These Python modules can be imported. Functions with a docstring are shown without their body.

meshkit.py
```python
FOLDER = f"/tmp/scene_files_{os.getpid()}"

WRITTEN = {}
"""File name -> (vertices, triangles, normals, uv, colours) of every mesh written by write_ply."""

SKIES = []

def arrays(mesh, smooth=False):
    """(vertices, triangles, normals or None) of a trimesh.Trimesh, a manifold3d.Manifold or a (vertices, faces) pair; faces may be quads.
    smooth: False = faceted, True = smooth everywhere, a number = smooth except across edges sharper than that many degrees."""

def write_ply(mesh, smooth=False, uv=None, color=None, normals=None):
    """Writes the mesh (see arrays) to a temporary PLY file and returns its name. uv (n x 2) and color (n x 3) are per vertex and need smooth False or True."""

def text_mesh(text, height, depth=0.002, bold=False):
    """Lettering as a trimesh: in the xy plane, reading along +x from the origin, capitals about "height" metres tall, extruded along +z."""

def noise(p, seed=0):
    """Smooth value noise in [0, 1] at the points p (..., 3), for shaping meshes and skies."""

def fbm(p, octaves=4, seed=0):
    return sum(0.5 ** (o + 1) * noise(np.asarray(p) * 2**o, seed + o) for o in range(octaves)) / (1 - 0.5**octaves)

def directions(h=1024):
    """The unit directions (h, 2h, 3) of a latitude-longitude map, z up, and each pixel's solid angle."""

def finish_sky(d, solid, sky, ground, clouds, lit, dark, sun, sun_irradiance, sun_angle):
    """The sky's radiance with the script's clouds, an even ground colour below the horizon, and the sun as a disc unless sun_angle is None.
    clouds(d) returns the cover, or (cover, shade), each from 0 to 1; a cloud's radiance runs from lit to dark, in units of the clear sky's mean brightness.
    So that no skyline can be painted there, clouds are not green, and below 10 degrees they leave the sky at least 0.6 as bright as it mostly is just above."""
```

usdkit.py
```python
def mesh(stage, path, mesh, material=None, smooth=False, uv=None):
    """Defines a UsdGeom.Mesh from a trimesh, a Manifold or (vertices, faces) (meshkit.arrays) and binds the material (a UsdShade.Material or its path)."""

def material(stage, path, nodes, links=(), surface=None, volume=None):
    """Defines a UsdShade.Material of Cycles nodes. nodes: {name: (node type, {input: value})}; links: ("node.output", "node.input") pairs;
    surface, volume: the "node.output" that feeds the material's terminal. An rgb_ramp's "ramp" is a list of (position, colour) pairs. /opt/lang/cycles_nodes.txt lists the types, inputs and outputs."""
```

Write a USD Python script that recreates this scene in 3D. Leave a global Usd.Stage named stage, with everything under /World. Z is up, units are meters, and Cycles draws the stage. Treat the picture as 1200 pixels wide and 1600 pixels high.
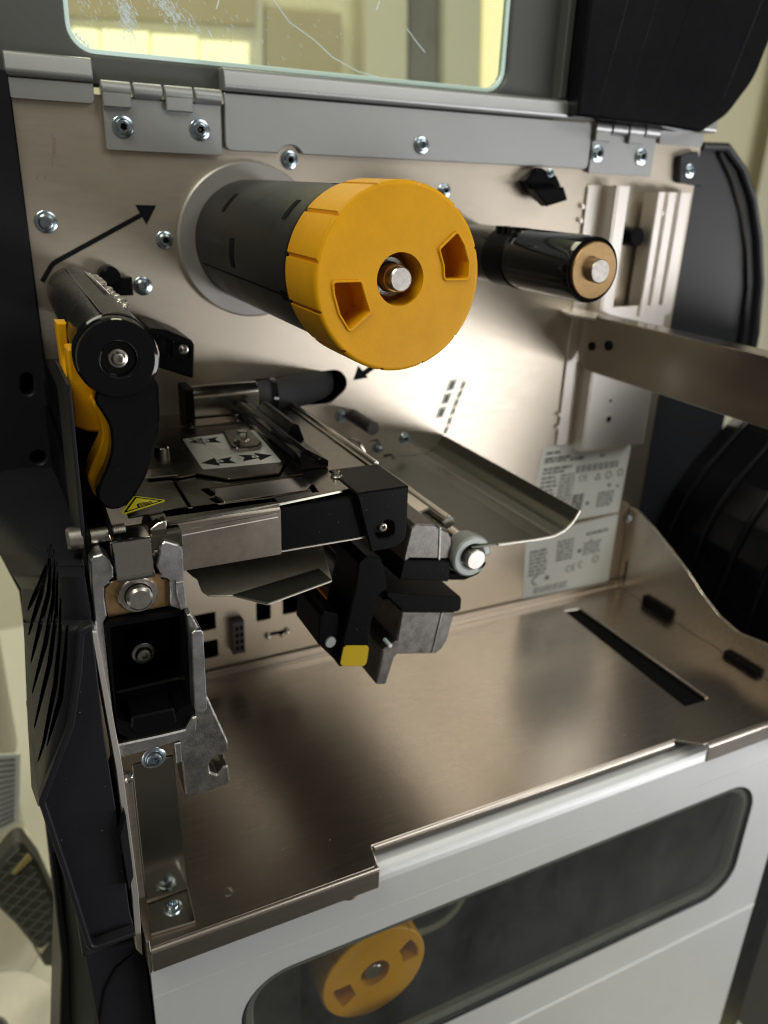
import math, numpy as np, trimesh, usdkit, meshkit
import mapbox_earcut
from shapely.geometry import Polygon, LineString, Point, box as sbox
from shapely.ops import unary_union
from pxr import Usd, UsdGeom, UsdLux, UsdShade, Gf, Sdf, Vt

stage = Usd.Stage.CreateInMemory()
UsdGeom.SetStageUpAxis(stage, 'Z'); UsdGeom.SetStageMetersPerUnit(stage, 1.0)
UsdGeom.Xform.Define(stage, '/World'); UsdGeom.Scope.Define(stage, '/World/Looks')
MM = 0.001
# ------------------------------------------------------------------ camera
# rows: right, down, forward of the lens in the world (x along the printer, y into the side wall, z up)
RM = np.array([[0.89682458, -0.44100964, 0.0348736], [-0.13987473, -0.35746414, -0.9233929], [0.41969123, 0.82324352, -0.38226873]])
CAM = np.array([0.0, -450.0, 310.5]); FPX = 1243.84
cam = UsdGeom.Camera.Define(stage, '/World/Camera')
cm = np.eye(4); cm[0, :3] = RM[0]; cm[1, :3] = -RM[1]; cm[2, :3] = -RM[2]; cm[3, :3] = CAM * MM
cam.AddTransformOp().Set(Gf.Matrix4d(*cm.ravel().tolist()))
cam.CreateFocalLengthAttr(6.7); cam.CreateHorizontalApertureAttr(6.7 * 1200 / FPX); cam.CreateVerticalApertureAttr(6.7 * 1600 / FPX)
cam.CreateClippingRangeAttr(Gf.Vec2f(0.01, 50)); cam.CreateFStopAttr(2.2); cam.CreateFocusDistanceAttr(0.315)
cam.CreateExposureAttr(0.38)

def at(u, v, x=None, y=None, z=None):
    "the point (mm) on the plane x=, y= or z= that the photograph shows at pixel u, v"
    d = RM.T @ np.array([u - 600.0, v - 800.0, FPX])
    k = (x - CAM[0]) / d[0] if x is not None else (y - CAM[1]) / d[1] if y is not None else (z - CAM[2]) / d[2]
    return CAM + k * d
def XZ(pts, y): return [tuple(at(u, v, y=y)[[0, 2]]) for u, v in pts]
def XY(pts, z): return [tuple(at(u, v, z=z)[[0, 1]]) for u, v in pts]
def YZ(pts, x): return [tuple(at(u, v, x=x)[[1, 2]]) for u, v in pts]

# ------------------------------------------------------------------ light
def rect(name, pos, target, w, h, power, color):
    l = UsdLux.RectLight.Define(stage, '/World/' + name)
    p = np.array(pos, float); t = np.array(target, float)
    b = p - t; b /= np.linalg.norm(b); up = np.array([0, 0, 1.0])
    if abs(b @ up) > 0.98: up = np.array([0, 1.0, 0])
    r = np.cross(up, b); r /= np.linalg.norm(r); u = np.cross(b, r)
    m = np.eye(4); m[0, :3] = r; m[1, :3] = u; m[2, :3] = b; m[3, :3] = p
    l.AddTransformOp().Set(Gf.Matrix4d(*m.ravel().tolist()))
    l.CreateWidthAttr(w); l.CreateHeightAttr(h); l.CreateIntensityAttr(power); l.CreateColorAttr(Gf.Vec3f(*color))
    return l
rect('RoomLight', (0.1, 0.95, 1.5), (0.0, 0.75, 0.0), 0.9, 0.6, 6.5, (1.0, 0.95, 0.78))
dome = UsdLux.DomeLight.Define(stage, '/World/Ambient')
dm = usdkit.material(stage, '/World/Looks/ambient', {'b': ('background_shader', {'color': (1.0, 0.94, 0.80), 'strength': 0.082})}, surface='b.background')
UsdShade.MaterialBindingAPI.Apply(dome.GetPrim()).Bind(dm)
rect('WindowLight', (2.0, -1.34, -0.46), (0.32, -0.05, 0.06), 2.2, 0.62, 7.4, (1.0, 0.99, 0.98))
rect('CeilingLight', (1.3, -1.5, 1.55), (0.25, -0.1, 0.1), 1.3, 0.9, 2.7, (1.0, 0.99, 0.93))
rect('SideLight', (-0.45, -0.55, 1.3), (0.1, -0.1, 0.2), 0.55, 0.55, 8.0, (1.0, 0.98, 0.80))

# ------------------------------------------------------------------ materials
M = {}
def mat(name, color, metal=0.0, rough=0.5, grain=0.0, gscale=(300, 300, 300), bump=0.0, bscale=800.0, var=0.0, vscale=20.0, rvar=0.0, spec=0.5, coat=0.0, trans=0.0, aniso=0.0, emit=None):
    n = {'p': ('principled_bsdf', {'base_color': color, 'metallic': metal, 'roughness': rough, 'specular_ior_level': spec, 'coat_weight': coat, 'transmission_weight': trans, 'anisotropic': aniso}),
         'g': ('geometry', {})}
    L = []
    if emit: n['p'][1].update(emission_color=emit[0], emission_strength=emit[1])
    if var or rvar:
        n['n1'] = ('noise_texture', {'scale': vscale, 'detail': 5.0, 'roughness': 0.65}); L.append(('g.position', 'n1.vector'))
    if var:
        lo = tuple(c * (1 - var) for c in color); hi = tuple(min(1, c * (1 + var)) for c in color)
        n['r1'] = ('rgb_ramp', {'ramp': [(0.25, lo), (0.75, hi)]}); L += [('n1.fac', 'r1.fac'), ('r1.color', 'p.base_color')]
    if rvar or grain:
        n['m1'] = ('math', {'math_type': 'multiply_add', 'value2': max(rvar, grain), 'value3': rough - max(rvar, grain) / 2})
        if grain:
            n['mp'] = ('mapping', {'mapping_type': 'point', 'scale': gscale}); n['n2'] = ('noise_texture', {'scale': 1.0, 'detail': 3.0})
            L += [('g.position', 'mp.vector'), ('mp.vector', 'n2.vector'), ('n2.fac', 'm1.value1')]
        else: L.append(('n1.fac', 'm1.value1'))
        L.append(('m1.value', 'p.roughness'))
    if bump:
        n['nb'] = ('noise_texture', {'scale': bscale, 'detail': 2.0}); n['bp'] = ('bump', {'strength': bump, 'distance': 0.0002})
        if grain and bscale <= 1: L.append(('mp.vector', 'nb.vector'))
        else: L.append(('g.position', 'nb.vector'))
        L += [('nb.fac', 'bp.height'), ('bp.normal', 'p.normal')]
    M[name] = usdkit.material(stage, '/World/Looks/' + name, n, L, surface='p.BSDF'); return M[name]
mat('plate_steel', (0.665, 0.595, 0.50), 1, 0.40, var=0.05, vscale=14, grain=0.08, gscale=(60, 60, 500), bump=0.08, bscale=1400)
mat('floor_steel', (0.54, 0.485, 0.43), 1, 0.27, var=0.05, vscale=12, grain=0.05, gscale=(40, 400, 300), bump=0.04, bscale=1200)
mat('arm_steel', (0.55, 0.49, 0.44), 1, 0.2, var=0.08, vscale=25, rvar=0.14, bump=0.04)
mat('rail_paint', (0.40, 0.41, 0.415), 0.75, 0.42, var=0.04, bump=0.35, bscale=2600)
mat('bracket_steel', (0.84, 0.80, 0.76), 1, 0.44, rvar=0.1, vscale=40, bump=0.04)
mat('bright_steel', (0.70, 0.67, 0.61), 1, 0.15, var=0.10, vscale=60, rvar=0.12, bump=0.05, bscale=1500)
mat('head_steel', (0.185, 0.176, 0.15), 1, 0.22, var=0.10, vscale=45, rvar=0.16, bump=0.05, bscale=900)
mat('brushed_dark', (0.44, 0.41, 0.33), 0.5, 0.45, grain=0.2, gscale=(120, 1800, 300), var=0.2, vscale=90, bump=0.15, bscale=1500)
mat('cast_metal', (0.30, 0.29, 0.275), 1, 0.36, var=0.3, vscale=220, rvar=0.2, bump=0.5, bscale=1300)
mat('machined_metal', (0.52, 0.515, 0.53), 1, 0.32, var=0.12, vscale=120, rvar=0.2, bump=0.25, bscale=1300)
mat('screw_zinc', (0.50, 0.60, 0.68), 1, 0.22, var=0.15, vscale=500, bump=0.1)
mat('brass', (0.36, 0.235, 0.115), 1, 0.42, var=0.14, vscale=300, rvar=0.15, bump=0.2, bscale=1500)
mat('shaft_steel', (0.52, 0.49, 0.46), 1, 0.30, rvar=0.15, vscale=400, bump=0.1, bscale=2000)
mat('yellow_plastic', (0.70, 0.335, 0.003), 0, 0.45, var=0.11, vscale=48, bump=0.3, bscale=2600, spec=0.2)
mat('seal_grey', (0.16, 0.165, 0.155), 0, 0.4, bump=0.15)
mat('pad_yellow', (0.46, 0.32, 0.008), 0, 0.5, spec=0.2)
mat('chrome', (0.72, 0.70, 0.68), 1, 0.09, rvar=0.08, vscale=200)
mat('flange_steel', (0.42, 0.375, 0.32), 1, 0.27, var=0.08, vscale=60, rvar=0.10, bump=0.10, bscale=1600)
mat('floor_dark', (0.035, 0.035, 0.03), 0, 0.7)
mat('floor_yellow', (0.55, 0.50, 0.16), 0, 0.6)
mat('grip_plastic', (0.014, 0.014, 0.013), 0, 0.24, var=0.45, vscale=70, rvar=0.18, bump=0.2, bscale=2500, spec=0.6)
mat('tube_plastic', (0.009, 0.0088, 0.0082), 0.05, 0.38, var=0.75, vscale=38, rvar=0.34, bump=0.25, bscale=1500, spec=0.28)
mat('gloss_black', (0.003, 0.003, 0.004), 0, 0.08, spec=0.4, rvar=0.05, vscale=80)
mat('black_plastic', (0.0032, 0.0032, 0.0038), 0, 0.34, var=0.25, vscale=50, bump=0.14, bscale=3000, spec=0.07)
mat('cast_dark', (0.17, 0.16, 0.15), 0.9, 0.40, var=0.35, vscale=240, rvar=0.25, bump=0.6, bscale=1300)
mat('leg_steel', (0.26, 0.25, 0.22), 1, 0.16, var=0.15, vscale=40, rvar=0.1)
mat('bezel_plastic', (0.013, 0.0135, 0.017), 0, 0.42, var=0.12, vscale=30, bump=0.22, bscale=3200, spec=0.14)
mat('rear_plastic', (0.019, 0.021, 0.027), 0, 0.46, bump=0.15, bscale=3000)
mat('shell_plastic', (0.003, 0.003, 0.005), 0, 0.26, rvar=0.12, vscale=30, spec=0.3)
mat('lid_paint', (0.075, 0.08, 0.076), 0.1, 0.5, bump=0.2, bscale=2600)
mat('silver_paint', (0.63, 0.642, 0.65), 0.5, 0.44, var=0.03, bump=0.30, bscale=3500)
mat('ink', (0.006, 0.007, 0.008), 0, 0.6, spec=0.08)
mat('white_print', (0.86, 0.86, 0.84), 0, 0.5)
mat('grey_print', (0.11, 0.12, 0.12), 0, 0.5)
mat('label_paper', (0.74, 0.76, 0.75), 0, 0.45)
mat('label_ink', (0.12, 0.13, 0.135), 0, 0.6)
mat('decal_film', (0.66, 0.67, 0.65), 0.55, 0.2)
mat('warning_yellow', (0.90, 0.85, 0.03), 0, 0.3)
mat('grey_ring', (0.36, 0.385, 0.38), 0.3, 0.42, bump=0.2, bscale=2500)
mat('flange_grey', (0.40, 0.385, 0.375), 0.6, 0.40, bump=0.15, bscale=2500)
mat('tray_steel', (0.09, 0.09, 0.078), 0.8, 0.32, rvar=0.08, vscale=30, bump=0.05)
mat('rim_steel', (0.45, 0.43, 0.39), 1, 0.45)
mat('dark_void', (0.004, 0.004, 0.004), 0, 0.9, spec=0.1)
mat('rubber', (0.02, 0.02, 0.02), 0, 0.6)
mat('sleeve', (0.016, 0.016, 0.019), 0, 0.7, bump=0.5, bscale=1500)
mat('cream_paper', (0.80, 0.76, 0.58), 0, 0.6, var=0.08, vscale=15)
mat('cream_wall', (0.74, 0.70, 0.48), 0, 0.8, var=0.03, vscale=3)
mat('tan_wall', (0.42, 0.36, 0.21), 0, 0.8, var=0.05, vscale=4)
mat('frame_paint', (0.62, 0.60, 0.46), 0, 0.6)
mat('door_grey', (0.13, 0.125, 0.10), 0, 0.6)
mat('blind', (0.8, 0.8, 0.55), 0, 0.6, emit=((0.95, 0.92, 0.56), 0.72))
mat('daylight_strip', (0.8, 0.75, 0.5), 0, 0.6, emit=((0.9, 0.80, 0.42), 0.7))
mat('table_top', (0.62, 0.62, 0.52), 0, 0.5, var=0.06, vscale=6)
mat('roll_paper', (0.84, 0.80, 0.68), 0, 0.7, var=0.04, vscale=80)
mat('core_board', (0.20, 0.20, 0.19), 0, 0.8)
mat('quilt', (0.05, 0.05, 0.04), 0, 0.65, bump=0.2)
mat('gold', (0.45, 0.36, 0.15), 0.3, 0.5)
mat('olive_plastic', (0.10, 0.11, 0.09), 0, 0.45)
mat('amber', (0.9, 0.33, 0.02), 0, 0.4)
mat('scratch_white', (0.72, 0.82, 0.88), 0, 0.7)
mat('clear_edge', (0.72, 0.92, 0.90), 0, 0.25)
mat('grey_rubber', (0.09, 0.085, 0.09), 0, 0.5)
def pane(name, tint, smear=0.05, scale=(9, 9, 5)):
    n = {'t': ('transparent_bsdf', {'color': tint}), 'gl': ('glossy_bsdf', {'color': (1, 1, 1), 'roughness': 0.05}), 'lw': ('layer_weight', {'blend': 0.5}),
         'pw': ('math', {'math_type': 'power', 'value2': 5.0}), 'f': ('math', {'math_type': 'multiply_add', 'value2': 0.9, 'value3': 0.035}),
         'm': ('mix_closure', {}), 'd': ('principled_bsdf', {'base_color': (0.62, 0.66, 0.64), 'roughness': 0.7}), 'm2': ('mix_closure', {}),
         'g': ('geometry', {}), 'mp': ('mapping', {'mapping_type': 'point', 'scale': scale}), 'n': ('noise_texture', {'scale': 3.0, 'detail': 6.0, 'roughness': 0.7}),
         'r': ('rgb_ramp', {'ramp': [(0.35, (0.25 * smear,) * 3), (0.75, (smear,) * 3)]})}
    M[name] = usdkit.material(stage, '/World/Looks/' + name, n, [('lw.facing', 'pw.value1'), ('pw.value', 'f.value1'), ('f.value', 'm.fac'), ('t.BSDF', 'm.closure1'), ('gl.BSDF', 'm.closure2'), ('g.position', 'mp.vector'), ('mp.vector', 'n.vector'),
        ('n.fac', 'r.fac'), ('r.color', 'm2.fac'), ('m.closure', 'm2.closure1'), ('d.BSDF', 'm2.closure2')], surface='m2.closure')
pane('lid_glass', (0.92, 0.94, 0.86), 0.10)
pane('door_glass', (0.86, 0.87, 0.84), 0.045, (6, 4, 4))
pane('clear_film', (0.93, 0.94, 0.93), 0.012)

# ------------------------------------------------------------------ prims
used = {}
def free(path):
    k = used.get(path, 0); used[path] = k + 1
    return path if k == 0 else f'{path}_{k:03d}'
def path_of(p): return str(p.GetPath()) if hasattr(p, 'GetPath') else p
OFF = {}
def thing(name, label, cat, base=(0, 0, 0), group=None):
    x = UsdGeom.Xform.Define(stage, free('/World/' + name)); x.AddTranslateOp().Set(Gf.Vec3d(*[float(b) * MM for b in base]))
    p = x.GetPrim(); p.SetCustomDataByKey('label', label); p.SetCustomDataByKey('category', cat)
    if group: p.SetCustomDataByKey('group', group)
    OFF[str(p.GetPath())] = np.array(base, float); return p
def obj(name, mesh, m, parent='/World', smooth=32, label=None):
    pp = path_of(parent); path = free(pp + '/' + name)
    v, f = (mesh.vertices, mesh.faces) if hasattr(mesh, 'faces') else mesh
    root = '/'.join(pp.split('/')[:3]); off = OFF.get(root, np.zeros(3))
    tm = trimesh.Trimesh((np.asarray(v, float) - off) * MM, f, process=False)
    p = usdkit.mesh(stage, path, tm, M[m], smooth=smooth).GetPrim()
    if label: p.SetCustomDataByKey('label', label)
    return p
def struct(name, mesh, m):
    p = obj(name, mesh, m); p.SetCustomDataByKey('kind', 'structure'); return p

# ------------------------------------------------------------------ shapes (mm)
def _to(axis, ab, h):
    a, b = ab[:, 0], ab[:, 1]; h = np.broadcast_to(h, a.shape)
    return np.stack({'y': (a, h, b), 'x': (h, a, b), 'z': (a, b, h)}[axis], 1)
def _clean(r):
    r = np.asarray(r, float)
    if len(r) > 1 and np.allclose(r[0], r[-1]): r = r[:-1]
    keep = np.linalg.norm(r - np.roll(r, 1, 0), axis=1) > 1e-6
    return r[keep]
def _inset(r, d):
    "vertex-wise mitre offset of a ring (counter-clockwise = inwards for d > 0)"
    a, c = np.roll(r, 1, 0), np.roll(r, -1, 0)
    e1 = r - a; e2 = c - r; e1 /= np.linalg.norm(e1, axis=1)[:, None]; e2 /= np.linalg.norm(e2, axis=1)[:, None]
    n1 = np.stack([-e1[:, 1], e1[:, 0]], 1); n2 = np.stack([-e2[:, 1], e2[:, 0]], 1)
    m = n1 + n2; k = np.maximum((m * m).sum(1), 0.5)
    return r + m * (2 * d / k)[:, None]
def prism(poly, h0, h1, axis='y', bev=0.0):
    if not isinstance(poly, Polygon): poly = Polygon(poly)
    if h0 > h1: h0, h1 = h1, h0
    rings = [_clean(poly.exterior.coords)] + [_clean(i.coords) for i in poly.interiors]
    for i, r in enumerate(rings):
        area = 0.5 * np.sum(r[:, 0] * np.roll(r[:, 1], -1) - np.roll(r[:, 0], -1) * r[:, 1])
        if (area < 0) == (i == 0): rings[i] = r[::-1]
    area = lambda r: abs(0.5 * np.sum(r[:, 0] * np.roll(r[:, 1], -1) - np.roll(r[:, 0], -1) * r[:, 1]))
    def capped(b):
        R = [_inset(r, b) if b else r for r in rings]; fl = np.vstack(R)
        t = mapbox_earcut.triangulate_float64(fl, np.cumsum([len(r) for r in R]).astype(np.uint32)).reshape(-1, 3).astype(int)
        u, w = fl[t[:, 1]] - fl[t[:, 0]], fl[t[:, 2]] - fl[t[:, 0]]; cr = u[:, 0] * w[:, 1] - u[:, 1] * w[:, 0]
        t[cr < 0] = t[cr < 0][:, ::-1]
        want = area(R[0]) - sum(area(r) for r in R[1:])
        return t, abs(np.abs(cr).sum() / 2 - want) < 0.01 * abs(want) + 1e-9
    t, good = capped(bev)
    for _ in range(4):
        if good or not bev: break
        bev = bev * 0.5 if bev > 0.06 else 0.0
        t, good = capped(bev)
    levels = [(h0, bev), (h0 + bev, 0), (h1 - bev, 0), (h1, bev)] if bev else [(h0, 0), (h1, 0)]
    V, F, n = [], [], sum(len(r) for r in rings); starts = np.cumsum([0] + [len(r) for r in rings])
    for h, d in levels:
        V.append(_to(axis, np.vstack([_inset(r, d) if d else r for r in rings]), h))
    for k in range(len(levels) - 1):
        for s, r in zip(starts, rings):
            i = np.arange(len(r)); j = (i + 1) % len(r); A = k * n + s; B = (k + 1) * n + s
            F += [np.stack([A + i, A + j, B + j], 1), np.stack([A + i, B + j, B + i], 1)]
    F += [t[:, ::-1], t + (len(levels) - 1) * n]
    m = trimesh.Trimesh(np.vstack(V), np.vstack(F), process=False)
    if m.volume < 0: m.invert()
    return m
def box(x0, x1, y0, y1, z0, z1, bev=0.0):
    return prism(sbox(x0, z0, x1, z1), y0, y1, 'y', bev)
def rrect(a0, a1, b0, b1, r, n=6):
    return Polygon(fil([(a0, b0, r), (a1, b0, r), (a1, b1, r), (a0, b1, r)], n))
def fil(pts, n=5, r=None):
    "fillets the corners: pts are (a, b[, radius])"
    out, N = [], len(pts)
    for i, p in enumerate(pts):
        rr = p[2] if len(p) > 2 else (r or 0)
        P = np.array(p[:2], float); A = np.array(pts[i - 1][:2], float); B = np.array(pts[(i + 1) % N][:2], float)
        if rr <= 0: out.append(tuple(P)); continue
        u = (A - P); w = (B - P); lu, lw = np.linalg.norm(u), np.linalg.norm(w); u /= lu; w /= lw
        ang = math.acos(np.clip(u @ w, -1, 1)); t = min(rr / math.tan(ang / 2), 0.49 * min(lu, lw)); rr = t * math.tan(ang / 2)
        if rr < 1e-4 or ang > 3.1: out.append(tuple(P)); continue
        c = P + (u + w) / np.linalg.norm(u + w) * (rr / math.sin(ang / 2))
        a0 = P + u * t - c; a1 = P + w * t - c
        th0, th1 = math.atan2(a0[1], a0[0]), math.atan2(a1[1], a1[0]); d = (th1 - th0 + math.pi) % (2 * math.pi) - math.pi
        out += [tuple(c + rr * np.array([math.cos(th0 + d * k / n), math.sin(th0 + d * k / n)])) for k in range(n + 1)]
    return out
def circle(a, b, r, n=32): return Polygon([(a + r * math.cos(2 * math.pi * k / n), b + r * math.sin(2 * math.pi * k / n)) for k in range(n)])
def lathe(prof, c, axis='y', n=48):
    "revolves (radius, height) pairs about the axis through c (the two other coordinates); closed solid when it starts and ends at radius 0"
    prof = np.array(prof, float); th = np.arange(n) * 2 * math.pi / n; V, F = [], []
    for r, h in prof: V.append(_to(axis, np.stack([c[0] + r * np.cos(th), c[1] + r * np.sin(th)], 1), h))
    i = np.arange(n); j = (i + 1) % n
    for k in range(len(prof) - 1):
        A, B = k * n, (k + 1) * n
        F += [np.stack([A + i, A + j, B + j], 1), np.stack([A + i, B + j, B + i], 1)]
    m = trimesh.Trimesh(np.vstack(V), np.vstack(F), process=False); m.merge_vertices(); m.update_faces(m.nondegenerate_faces())
    if m.volume < 0: m.invert()
    return m
def ring(r0, r1, h0, h1, c, axis='y', b=0.4, n=48):
    return lathe([(r0, h0), (r1 - b, h0), (r1, h0 + b), (r1, h1 - b), (r1 - b, h1), (r0, h1), (r0, h0)], c, axis, n)
def rod(r, h0, h1, c, axis='y', b=0.4, n=40):
    s = 1 if h1 > h0 else -1
    return lathe([(0, h0), (r - b, h0), (r, h0 + s * b), (r, h1 - s * b), (r - b, h1), (0, h1)], c, axis, n)
def turned(r, h0, h1, c=0.5):
    "profile of a turned pin: chamfer and faint concentric tool marks on its end"
    s = 1 if h1 > h0 else -1; p = [(0, h0), (r, h0), (r, h1 - s * c), (r - c, h1)]; q = r - c; k = 0
    while q > .3: q -= .22; k += 1; p.append((max(q, 0.01), h1 - s * (.018 if k % 2 else 0)))
    return p + [(0, h1)]
def _mf(m):
    import manifold3d
    m = trimesh.Trimesh(m.vertices, m.faces, process=True); m.merge_vertices()
    return manifold3d.Manifold(manifold3d.Mesh(np.asarray(m.vertices, np.float32), np.asarray(m.faces, np.uint32)))
def cut(body, *tools):
    r = _mf(body)
    for t in tools: r = r - _mf(t)
    o = r.to_mesh(); return trimesh.Trimesh(np.asarray(o.vert_properties)[:, :3], np.asarray(o.tri_verts), process=False)
def spline(pts, n=6):
    "closed Catmull-Rom curve through the points"
    P = np.array(pts, float); out = []
    for i in range(len(P)):
        a, b, c, d = P[i - 1], P[i], P[(i + 1) % len(P)], P[(i + 2) % len(P)]
        for t in np.arange(n) / n: out.append(tuple(.5 * (2 * b + (c - a) * t + (2 * a - 5 * b + 4 * c - d) * t * t + (3 * b - a - 3 * c + d) * t ** 3)))
    return out
def sheet(path, t, h0, h1, axis, bev=0.0, r=2.0):
    "bent sheet: a path in the plane across the axis, thickness t, from h0 to h1 along the axis"
    p = LineString(path)
    if r: p = LineString(_fillet_open(path, r))
    return prism(p.buffer(t / 2, cap_style=2, join_style=1, quad_segs=4), h0, h1, axis, bev)
def _fillet_open(path, r, n=5):
    out = [path[0]]
    for i in range(1, len(path) - 1):
        q = fil([path[i - 1], (*path[i][:2], r), path[i + 1]], n); out += q[1:-1]
    return out + [path[-1]]
def tube(pts, r, n=12):
    pts = np.array(pts, float); rr = np.broadcast_to(r, len(pts)); V, F = [], []
    t = np.gradient(pts, axis=0); t /= np.linalg.norm(t, axis=1)[:, None]
    u = np.cross(t[0], [0.3, 0.2, 0.9]); u /= np.linalg.norm(u)
    for p, d, q in zip(pts, t, rr):
        u = u - d * (u @ d); u /= np.linalg.norm(u); w = np.cross(d, u); th = np.arange(n) * 2 * math.pi / n
        V.append(p + q * (np.cos(th)[:, None] * u + np.sin(th)[:, None] * w))
    i = np.arange(n); j = (i + 1) % n
    for k in range(len(pts) - 1): F += [np.stack([k * n + i, k * n + j, (k + 1) * n + j], 1), np.stack([k * n + i, (k + 1) * n + j, (k + 1) * n + i], 1)]
    V += [pts[:1], pts[-1:]]; a, b = len(pts) * n, len(pts) * n + 1; e = (len(pts) - 1) * n
    F += [np.stack([j, i, np.full(n, a)], 1), np.stack([e + i, e + j, np.full(n, b)], 1)]
    m = trimesh.Trimesh(np.vstack(V), np.vstack(F), process=False)
    if m.volume < 0: m.invert()
    return m
def join(*ms): return trimesh.util.concatenate(list(ms))
def star(a, b, r, rot=0.0):
    return [(a + r * (1 + 0.16 * math.cos(6 * th)) * math.cos(th + rot), b + r * (1 + 0.16 * math.cos(6 * th)) * math.sin(th + rot)) for th in np.arange(36) * 2 * math.pi / 36]
def screw(a, h, b, r=4.2, axis='y', s=-1, rot=0.3):
    "flanged dome-head screw with a six-lobed recess; its head points along s"
    body = lathe([(0, h), (r, h), (r, h + s * 0.45), (r * 0.93, h + s * 0.75), (r * 0.72, h + s * 0.95), (r * 0.69, h + s * 1.15), (0, h + s * 1.15)], (a, b), axis, 28)
    n = 28; th = np.arange(n) * 2 * math.pi / n; rows = [(0.69, 1.1), (0.66, 1.9), (0.56, 2.55), (0.44, 2.75)]; V, F = [], []
    for q, k in rows: V.append(_to(axis, np.stack([a + r * q * np.cos(th), b + r * q * np.sin(th)], 1), h + s * k))
    hole = lambda k, q: _to(axis, np.stack([a + r * q * (1 + 0.17 * np.cos(6 * th)) * np.cos(th + rot), b + r * q * (1 + 0.17 * np.cos(6 * th)) * np.sin(th + rot)], 1), h + s * k)
    V += [hole(2.75, 0.31), hole(1.2, 0.29)]
    i = np.arange(n); j = (i + 1) % n
    for k in range(5): F += [np.stack([k * n + i, k * n + j, (k + 1) * n + j], 1), np.stack([k * n + i, (k + 1) * n + j, (k + 1) * n + i], 1)]
    top = trimesh.Trimesh(np.vstack(V), np.vstack(F), process=False)
    # outward: the flank's normals must point away from the axis
    fn = top.face_normals[0]; c = top.triangles_center[0] - _to(axis, np.array([[a, b]]), 0)[0]; c[{'y': 1, 'x': 0, 'z': 2}[axis]] = 0
    if fn @ c < 0: top.invert()
    return join(body, top)
#@@PARTS@@
# ================================================================== the open printer
PR = thing('label_printer', 'open silver and black label printer showing its steel print mechanism and large yellow capped spindle', 'printer', (246, 0, -24), 'stacked label printers')

# ---- side wall plate with its openings, screws and printing
def R4(u0, v0, u1, v1, y): 
    a, b = at(u0, v0, y=y), at(u1, v1, y=y); return sbox(min(a[0], b[0]), min(a[2], b[2]), max(a[0], b[0]), max(a[2], b[2]))
oval = Polygon(fil([(132, 181.5, 9), (189, 181.5, 10.5), (202, 191.5, 9.5), (196, 203, 9.5), (132, 199.5, 8)], 8))
plate = sbox(27, -2, 466, 345).difference(unary_union([oval, rrect(136.8, 147, 36, 50.5, 1), rrect(155.2, 168.6, 37, 51, 1), rrect(92, 109.6, 37, 50, 1), rrect(92, 110.2, 15.8, 29.2, 1)]))
BP = obj('side_plate', prism(plate, 0, 1.6, 'y'), 'plate_steel', PR)
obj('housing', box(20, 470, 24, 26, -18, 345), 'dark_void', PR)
for (u, v, r) in [(72, 347, 5.4), (257, 375, 4.6), (223, 447, 4.9), (452, 250, 5.0), (632, 685, 4.0), (694, 298, 4.3)]:
    p = at(u, v, y=0); obj('screw', screw(p[0], 0, p[2], r, rot=u * .7), 'screw_zinc', BP)
for (u, v) in [(590, 705), (563, 662), (556, 655)]:
    p = at(u, v, y=-2)
obj('locating_pin', rod(4.2, 0, -30, tuple(at(552, 650, y=0)[[0, 2]]), 'y', 0.6), 'grey_rubber', BP)
p = at(533, 650, y=0); obj('screw', screw(p[0], 0, p[2], 4.2), 'screw_zinc', BP)
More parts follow.
